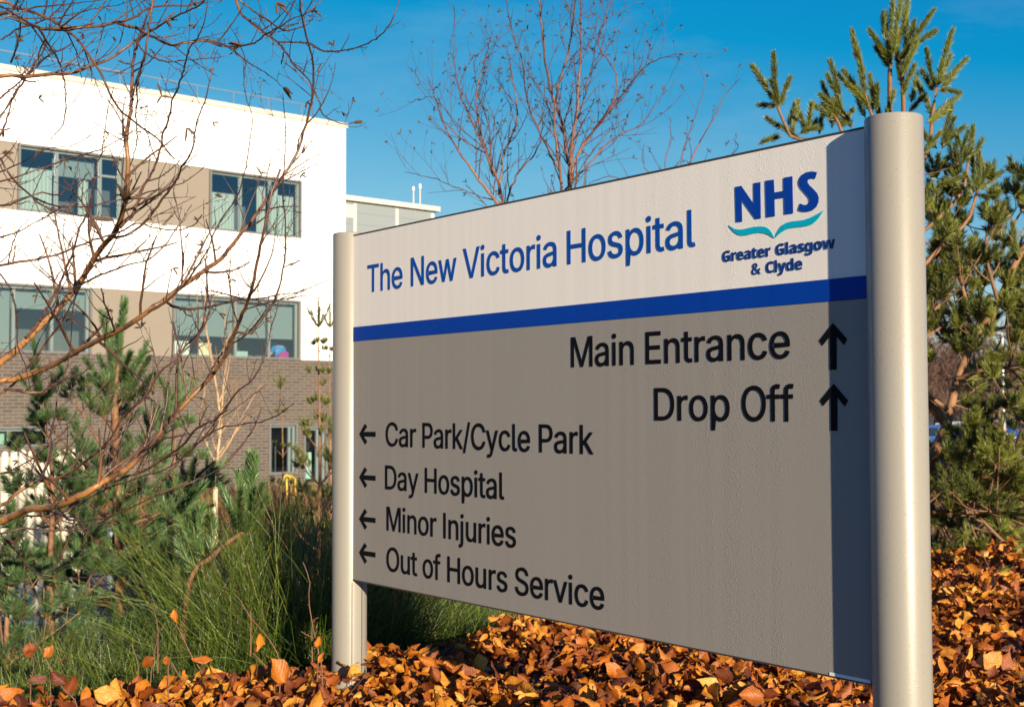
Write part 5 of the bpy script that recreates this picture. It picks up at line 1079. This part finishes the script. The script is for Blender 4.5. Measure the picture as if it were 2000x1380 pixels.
TW=["546,1289 520,1240 490,1207 470,1172 460,1161","629,1305 618,1256 610,1218 603,1169 605,1135 592,1097","294,1331 301,1274 309,1237 301,1192 288,1180","309,1240 315,1228 324,1216","396,1320 373,1278 354,1237 345,1222 346,1185","535,1320 515,1296 494,1274","269,1365 271,1320 268,1290 256,1256","150,1375 120,1340 100,1305 92,1290 75,1260","100,1305 120,1290 126,1280","330,1290 350,1318 375,1340","610,1218 622,1205","620,1256 600,1240 588,1232","490,1207 489,1192","60,1340 66,1300 62,1275","730,1290 700,1270 690,1255","1010,1300 1020,1270 1012,1245","850,1300 870,1270 868,1250","1180,1330 1200,1300 1195,1280"]
for ss in TW:
    pts=[tuple(map(float,q.split(','))) for q in ss.split()]; dd_=4.15 if pts[0][0]<700 else 4.6
    W=[P(x_,y_,dd_) for x_,y_ in pts]
    a=W[0]-np.array([0,0,.12]); C=curve([a]+W,14); tube(tb,C,np.linspace(.0028,.0013,14),5)
    for i in range(3,13,2): 
        tt=nrm(C[i+1]-C[i]); e=nrm(tt*.6+perp(tt)); tube(tb,[C[i],C[i]+e*.006,C[i]+e*.012],[.0012,.0016,.0003],4)
SL_=[(501,1252,.060,.70,(-.3,0,-1)),(341,1203,.045,.62,(.1,0,-1)),(396,1291,.062,.5,(-1,0,-.25)),(288,1293,.055,.35,(-.7,0,-.5)),(279,1346,.072,.62,(-.3,.1,-1)),(209,1357,.085,.85,(1,0,-.3)),(166,1361,.070,.55,(-.2,.2,-1)),(57,1271,.055,.30,(-.1,.2,-1)),(96,1271,.045,.5,(.6,.2,.8)),(75,1327,.060,.08,(-1,.1,-.1)),(113,1323,.060,.06,(-.8,.1,.5)),(60,1265,.050,.10,(1,.3,.2)),(622,1250,.040,.7,(.2,0,1)),(628,1283,.040,.62,(.4,0,.7)),(325,1288,.030,.4,(.1,0,1)),(15,1355,.085,.5,(1,.1,.1)),(470,1340,.05,.5,(1,0,.6)),(880,1300,.06,.85,(.7,0,.5)),(940,1295,.07,.95,(.3,0,-.9)),(540,1310,.09,.55,(-.6,0,.7))]
dirs=np.array([s_[4] for s_ in SL_],float); pos=np.array([P(s_[0],s_[1],4.12 if s_[0]<700 else 4.6) for s_ in SL_]); lns=np.array([s_[2] for s_ in SL_])
pos=pos-dirs/np.linalg.norm(dirs,axis=1)[:,None]*lns[:,None]*.5
leaves(lb,pos,dirs.copy(),np.array([[.2,-1,.25]]*len(SL_))+rng.normal(size=(len(SL_),3))*.25,lns,np.array([s_[3] for s_ in SL_]))
ho=np.array([0,3.6,0]); lb.obj('foliage',M_leaf,hd,ho,True); M_twig=bark_mat('beech_twig',(.16,.075,.045),(.20,.13,.08),(.05,.03,.025),.002,.01,.5); tb.obj('twig',M_twig,hd,ho,True)
print('hedge',lb.n)
# ------------------------------------------------------------------ ribbed fence, bollards, lamp, cars, far trees
M_wmet=plain('cream_ribbed_metal',(.50,.47,.38),.5,var=.06)
a=P(-70,1100,15.0); b=P(168,1100,15.6); dx=b-a; ln_=float(np.hypot(dx[0],dx[1])); fn=thing('ribbed_fence','cream ribbed metal screen with a scalloped top at the far left beyond the pines','screen',(a[0],a[1],-1.0),math.atan2(dx[1],dx[0]))
def ribs(z0,z1,name):
    m=MB(); x=0.0; k=0
    while x<ln_:
        w_=.068; z=z1-(.03*abs(math.sin(k*.55)) if z1>1.5 else 0)
        m.prism([(x,z0),(x+w_,z0),(x+w_,z-.03),(x+w_*.8,z-.008),(x+w_*.5,z),(x+w_*.2,z-.008),(x,z-.03)],-.03,.0); x+=.098; k+=1
    return m.build(name,M_wmet,fn)
ribs(.98,2.14,'upper_slats'); ribs(0.06,.90,'lower_slats')
MB().box((0,.004,.05),(ln_,.03,2.05)).build('backing_sheet',plain('cream_sheet_painted_shade',(.26,.24,.20),.7),fn)  # cream darkened in the colour to imitate shade in the gaps between slats
MB().box((0,-.034,.90),(ln_,.06,.98)).build('rail',plain('grey_green_rail',(.14,.18,.17),.5),fn)
MB().box((0,-.034,0),(ln_,.05,.048)).build('base_rail',bpy.data.materials['grey_green_rail'],fn)
M_bol=plain('blue_grey_steel',(.17,.21,.25),.4,.3)
for px,yt,d_,lab in ((55,1196,13.4,'short blue grey bollard on the paving at the far left'),(217,1028,16.5,'slim grey bollard seen between the pine branches')):
    p=P(px,yt,d_); o=thing('bollard',lab,'bollard',(p[0],p[1],-1.0),0,'bollards on the paving'); h=max(.35,p[2]+1.0)
    MB().cyl((0,0,0),.055,h-.03,16).cyl((0,0,h-.03),.055,.03,16,.03).build('post',M_bol,o,True); MB().cyl((0,0,h*.72),.057,.06,16).build('band',plain('white_band',(.7,.7,.68),.5),o,True)
p=P(48,1220,13.2)
p=P(322,1058,15); o=thing('bench','small low grey bench behind the pines, left of the white birch','bench',(p[0],p[1],-1.0),.3)
h=p[2]+1.0; MB().box((-.25,-.2,h-.07),(.25,.2,h)).build('seat',plain('grey_bench_top',(.26,.27,.29),.6),o,bevel=.01)
for sx_ in (-.22,.12): MB().box((sx_,-.16,0),(sx_+.1,.16,h-.07)).build('leg',M_bol,o)
# litter bin / yellow bike stand by the door
p=P(552,930,36); o=thing('cycle_stand','small yellow hooped cycle stand by the brick wall, right of the white birch','cycle stand',(p[0],p[1],-1.0),.8)
mb=MB(); M_yel=plain('yellow_paint',(.62,.40,.03),.45)
for k in range(2):
    q=MB(); x0=k*.35
    pts=[(x0,0,0),(x0,0,.75),(x0+.06,0,.95),(x0+.2,0,1.0),(x0+.34,0,.95),(x0+.4,0,.75),(x0+.4,0,0)] if k==0 else [(x0+.05,.3*k,0),(x0+.05,.3*k,.8),(x0+.25,.3*k,.95),(x0+.45,.3*k,.8),(x0+.45,.3*k,0)]
    for u_,v_ in zip(pts[:-1],pts[1:]): q.tube(tuple(c*.75 for c in u_),tuple(c*.75 for c in v_),.028,8)
    q.build('hoop',M_yel,o,True)
# lamp post
p=P(1957,652,62); o=thing('street_lamp','pale slim lamp post standing in the far car park at the right','street lamp',(p[0],p[1],-1.0),0)
h=p[2]+1; MB().cyl((0,0,0),.11,h,12,.06).build('pole',plain('galvanised_steel',(.42,.43,.42),.4,.4),o,True); MB().box((-.75,-.09,h),(.15,.09,h+.08)).build('lamp_head',M_bol,o,bevel=.03); MB().cyl((0,0,0),.2,.12,12).build('base_plate',M_bol,o,True)
# cars
M_cg=plain('car_glass',(.02,.03,.04),.08,spec=.8); M_ty=plain('tyre_rubber',(.015,.015,.015),.8); M_rim=plain('alloy_rim',(.4,.4,.42),.3,.7); M_hl=plain('headlight_glass',(.7,.72,.75),.1); M_tl=plain('tail_light_red',(.5,.01,.01),.2)
def car(label,x,y,rz_,col,typ=0):
    t=NT('car_paint_'+['white','red','blue','silver','dark'][col]); t.set(t.b,Base_Color=[(.75,.76,.76,1),(.50,.02,.02,1),(.03,.10,.30,1),(.42,.44,.46,1),(.03,.035,.045,1)][col],Roughness=.25,Coat_Weight=.6,Metallic=.2 if col==3 else 0)
    o=thing('parked_car',label,'car',(x,y,-.985),rz_,'cars parked in the far car park')
    # side profile (x along the car) lofted over the width with tumblehome
    prof=[(-2.10,.32),(-2.12,.62),(-2.02,.86),(-1.70,.95),(-1.35,1.00),(-.95,1.38),(-.45,1.47),(.35,1.45),(.95,1.02),(1.55,.90),(1.98,.78),(2.12,.58),(2.10,.30)]
    if typ: prof=[(-2.05,.32),(-2.10,.65),(-2.06,.95),(-1.95,1.10),(-1.75,1.45),(-1.1,1.56),(.3,1.53),(.95,1.08),(1.6,.98),(1.98,.82),(2.08,.58),(2.05,.30)]
    ws=[(-1,.80),(-.94,1.0),(0,1.0),(.94,1.0),(1,.80)]
    V=[];Fc=[]; n=len(prof); rows=[]
    for s_,k_ in ((-.86,0),(-.88,1),(-.80,2),(.80,2),(.88,1),(.86,0)):
        row=[]
        for (xx_,zz_) in prof:
            up_=max(0,(zz_-.9)/.6); yv=s_*(1-.20*up_); z2=zz_ if k_==2 else (zz_-.02 if k_==1 else .30+(zz_-.30)*.55)
            if k_==1: z2=.30+(zz_-.30)*.93
            row.append((xx_*(1 if k_==2 else .985),yv,z2))
        rows.append(row)
    for r_ in rows: V+=r_
    for a_ in range(len(rows)-1):
        for i_ in range(n-1): Fc.append([a_*n+i_,a_*n+i_+1,(a_+1)*n+i_+1,(a_+1)*n+i_])
    Fc.append(list(range(n))); Fc.append([5*n+i_ for i_ in range(n)][::-1]); Fc.append([k*n for k in range(6)]); Fc.append([k*n+n-1 for k in range(6)][::-1])
    bo=mesh_obj('body',V,Fc,t.m,o,True); bo.data.set_sharp_from_angle(angle=R(30))
    gl=[p_ for p_ in prof if p_[1]>.99]; g0=[q for q in prof if q[1]>1.2]; x0,x1=g0[0][0],g0[-1][0]
    fx=[q for q in prof if q[0]>x1][0]; bx_=[q for q in prof if q[0]<x0][-1]
    def gq(name,a,b,off): 
        wz=lambda z:.74*(1-.20*max(0,(z-.9)/.6))
        pts=[(a[0]+off,-wz(a[1]),a[1]+.012),(a[0]+off,wz(a[1]),a[1]+.012),(b[0]+off,wz(b[1]),b[1]+.012),(b[0]+off,-wz(b[1]),b[1]+.012)]; MB().quad(pts).build(name,M_cg,o)
    gq('windscreen',(fx[0]-.08,fx[1]+.06),(x1+.04,g0[-1][1]-.05),.02); gq('rear_window',(bx_[0]+.08,bx_[1]+.08),(x0-.03,g0[0][1]-.05),-.02)
    for sg in (-1,1):
        q=MB(); zt_=g0[0][1]-.04; yb=sg*(.865*(1-.20*.1)+.012); yt_=sg*(.86*(1-.20*max(0,(zt_-.9)/.6))+.012)
        q.quad([(bx_[0]+.35,yb,.97),(fx[0]-.30,yb,.97),(x1-.05,yt_,zt_-.02),(x0+.1,yt_,zt_-.02)]); q.build('side_window',M_cg,o)
        MB().box((1.98,sg*.62-.17,.60),(2.10,sg*.62+.17,.74)).build('headlight',M_hl,o,bevel=.03); MB().box((-2.13,sg*.66-.14,.70),(-2.02,sg*.66+.14,.88)).build('tail_light',M_tl,o,bevel=.02)
        for wx in (-1.28,1.30):
            w=MB().cyl((wx,sg*.80-.10,.31),.31,.2,20,axis='y').build('wheel',M_ty,o,True); MB().cyl((wx,sg*(.80)+(.101 if sg>0 else -.115),.31),.19,.014,14,axis='y').build('rim',M_rim,w,True)
        MB().box((.72,sg*.90-.06,.98),(.86,sg*.90+.06,1.08)).build('wing_mirror',t.m,o,bevel=.02)
    MB().box((2.08,-.26,.42),(2.125,.26,.52)).build('number_plate',M_hl,o)
    return o
def carpx(px,d_,lab,rz_,col,typ=0): p=P(px,860,d_); return car(lab,p[0],p[1],rz_,col,typ)
carpx(1848,84,'white car parked closest to the post in the far car park',-1.9,0,1)
carpx(1895,88,'silver hatchback parked between a white and a red car',-1.9,3,1)
carpx(1938,90,'bright red car parked in the middle of the far row',-1.9,1,0)
carpx(1985,92,'blue car parked at the right edge of the picture',-1.9,2,0)
carpx(1868,100,'white saloon in the back row behind the silver hatchback',-1.2,0,0)
carpx(1920,104,'dark saloon in the back row behind the red car',-1.2,4,0)
carpx(1965,102,'white hatchback in the back row left of the blue car',-1.2,0,1)
carpx(1830,76,'blue hatchback half hidden by the right post',-.4,2,1)
# far bare trees
M_far=bark_mat('far_twig_brown',(.13,.075,.055),(.14,.09,.065),(.07,.04,.035),.004,.1,.8,2)
def bare(kind):
    lb_=Buf(); 
    p=[np.zeros(3),np.array([.1,0,2]),np.array([-.1,.1,4.5]),np.array([.1,0,7.5+kind])]; C=curve(p,12); tr_=Buf(); tube(tr_,C,np.linspace(.17,.04,12),7)
    def rec(p0,d0,L,r,lv):
        q=[p0]; dd=d0
        for _ in range(4): dd=nrm(dd+rv()*.22+UP*.08); q.append(q[-1]+dd*L/4)
        tube(lb_,q,np.linspace(r,r*.5,5),3)
        if lv>0:
            for i in range(5 if lv>1 else 6): k=1+int(rng.integers(0,4)); rec(q[k],nrm(nrm(q[k]-q[k-1])*.7+rv()*.8+UP*.15),L*.55,r*.55,lv-1)
    for i in range(22):
        k=2+int(rng.integers(0,8)); a=rng.random()*6; rec(C[k],nrm([math.cos(a),math.sin(a),.7]),2.6*(1.15-k/14),.055,3)
    return tr_,lb_
prot=[bare(0),bare(1.2)]
ft=[]
def farnm(i,x,y): return ['bare brown tree beyond the car park'][0]
pos_=[]
for i in range(16):
    px=1700+ i*34+rng.normal()*6; d_=118+ (i%3)*9; p=P(px,800,d_); pos_.append((p[0],p[1]))
for i in range(22):
    px=1640+i*24+rng.normal()*8; p=P(px,800,108+rng.random()*8); pos_.append((p[0],p[1]))
for i in range(30):
    pos_.append((-28+i*4.2+rng.normal(),132+rng.normal()*9))
prs=[]
for i,(x,y) in enumerate(pos_):
    if i<2:
        o=thing('bare_tree','bare brown tree in the line beyond the far car park','tree',(x,y,-1),rng.random()*6,'bare trees beyond the car park'); tr_,lb_=prot[i]; a_=tr_.obj('trunk',M_far,o); b_=lb_.obj('crown',M_far,o); prs.append((o,a_,b_))
    else:
        s_=prs[i%2]; o=s_[0].copy(); COL.objects.link(o); o.location=(x,y,-1); o.rotation_euler=(0,0,rng.random()*6); k=.8+.5*rng.random(); o.scale=(k,k,k)
        for c_ in s_[1:]:
            e=c_.copy(); COL.objects.link(e); e.parent=o
print('far tree',prot[0][1].n)
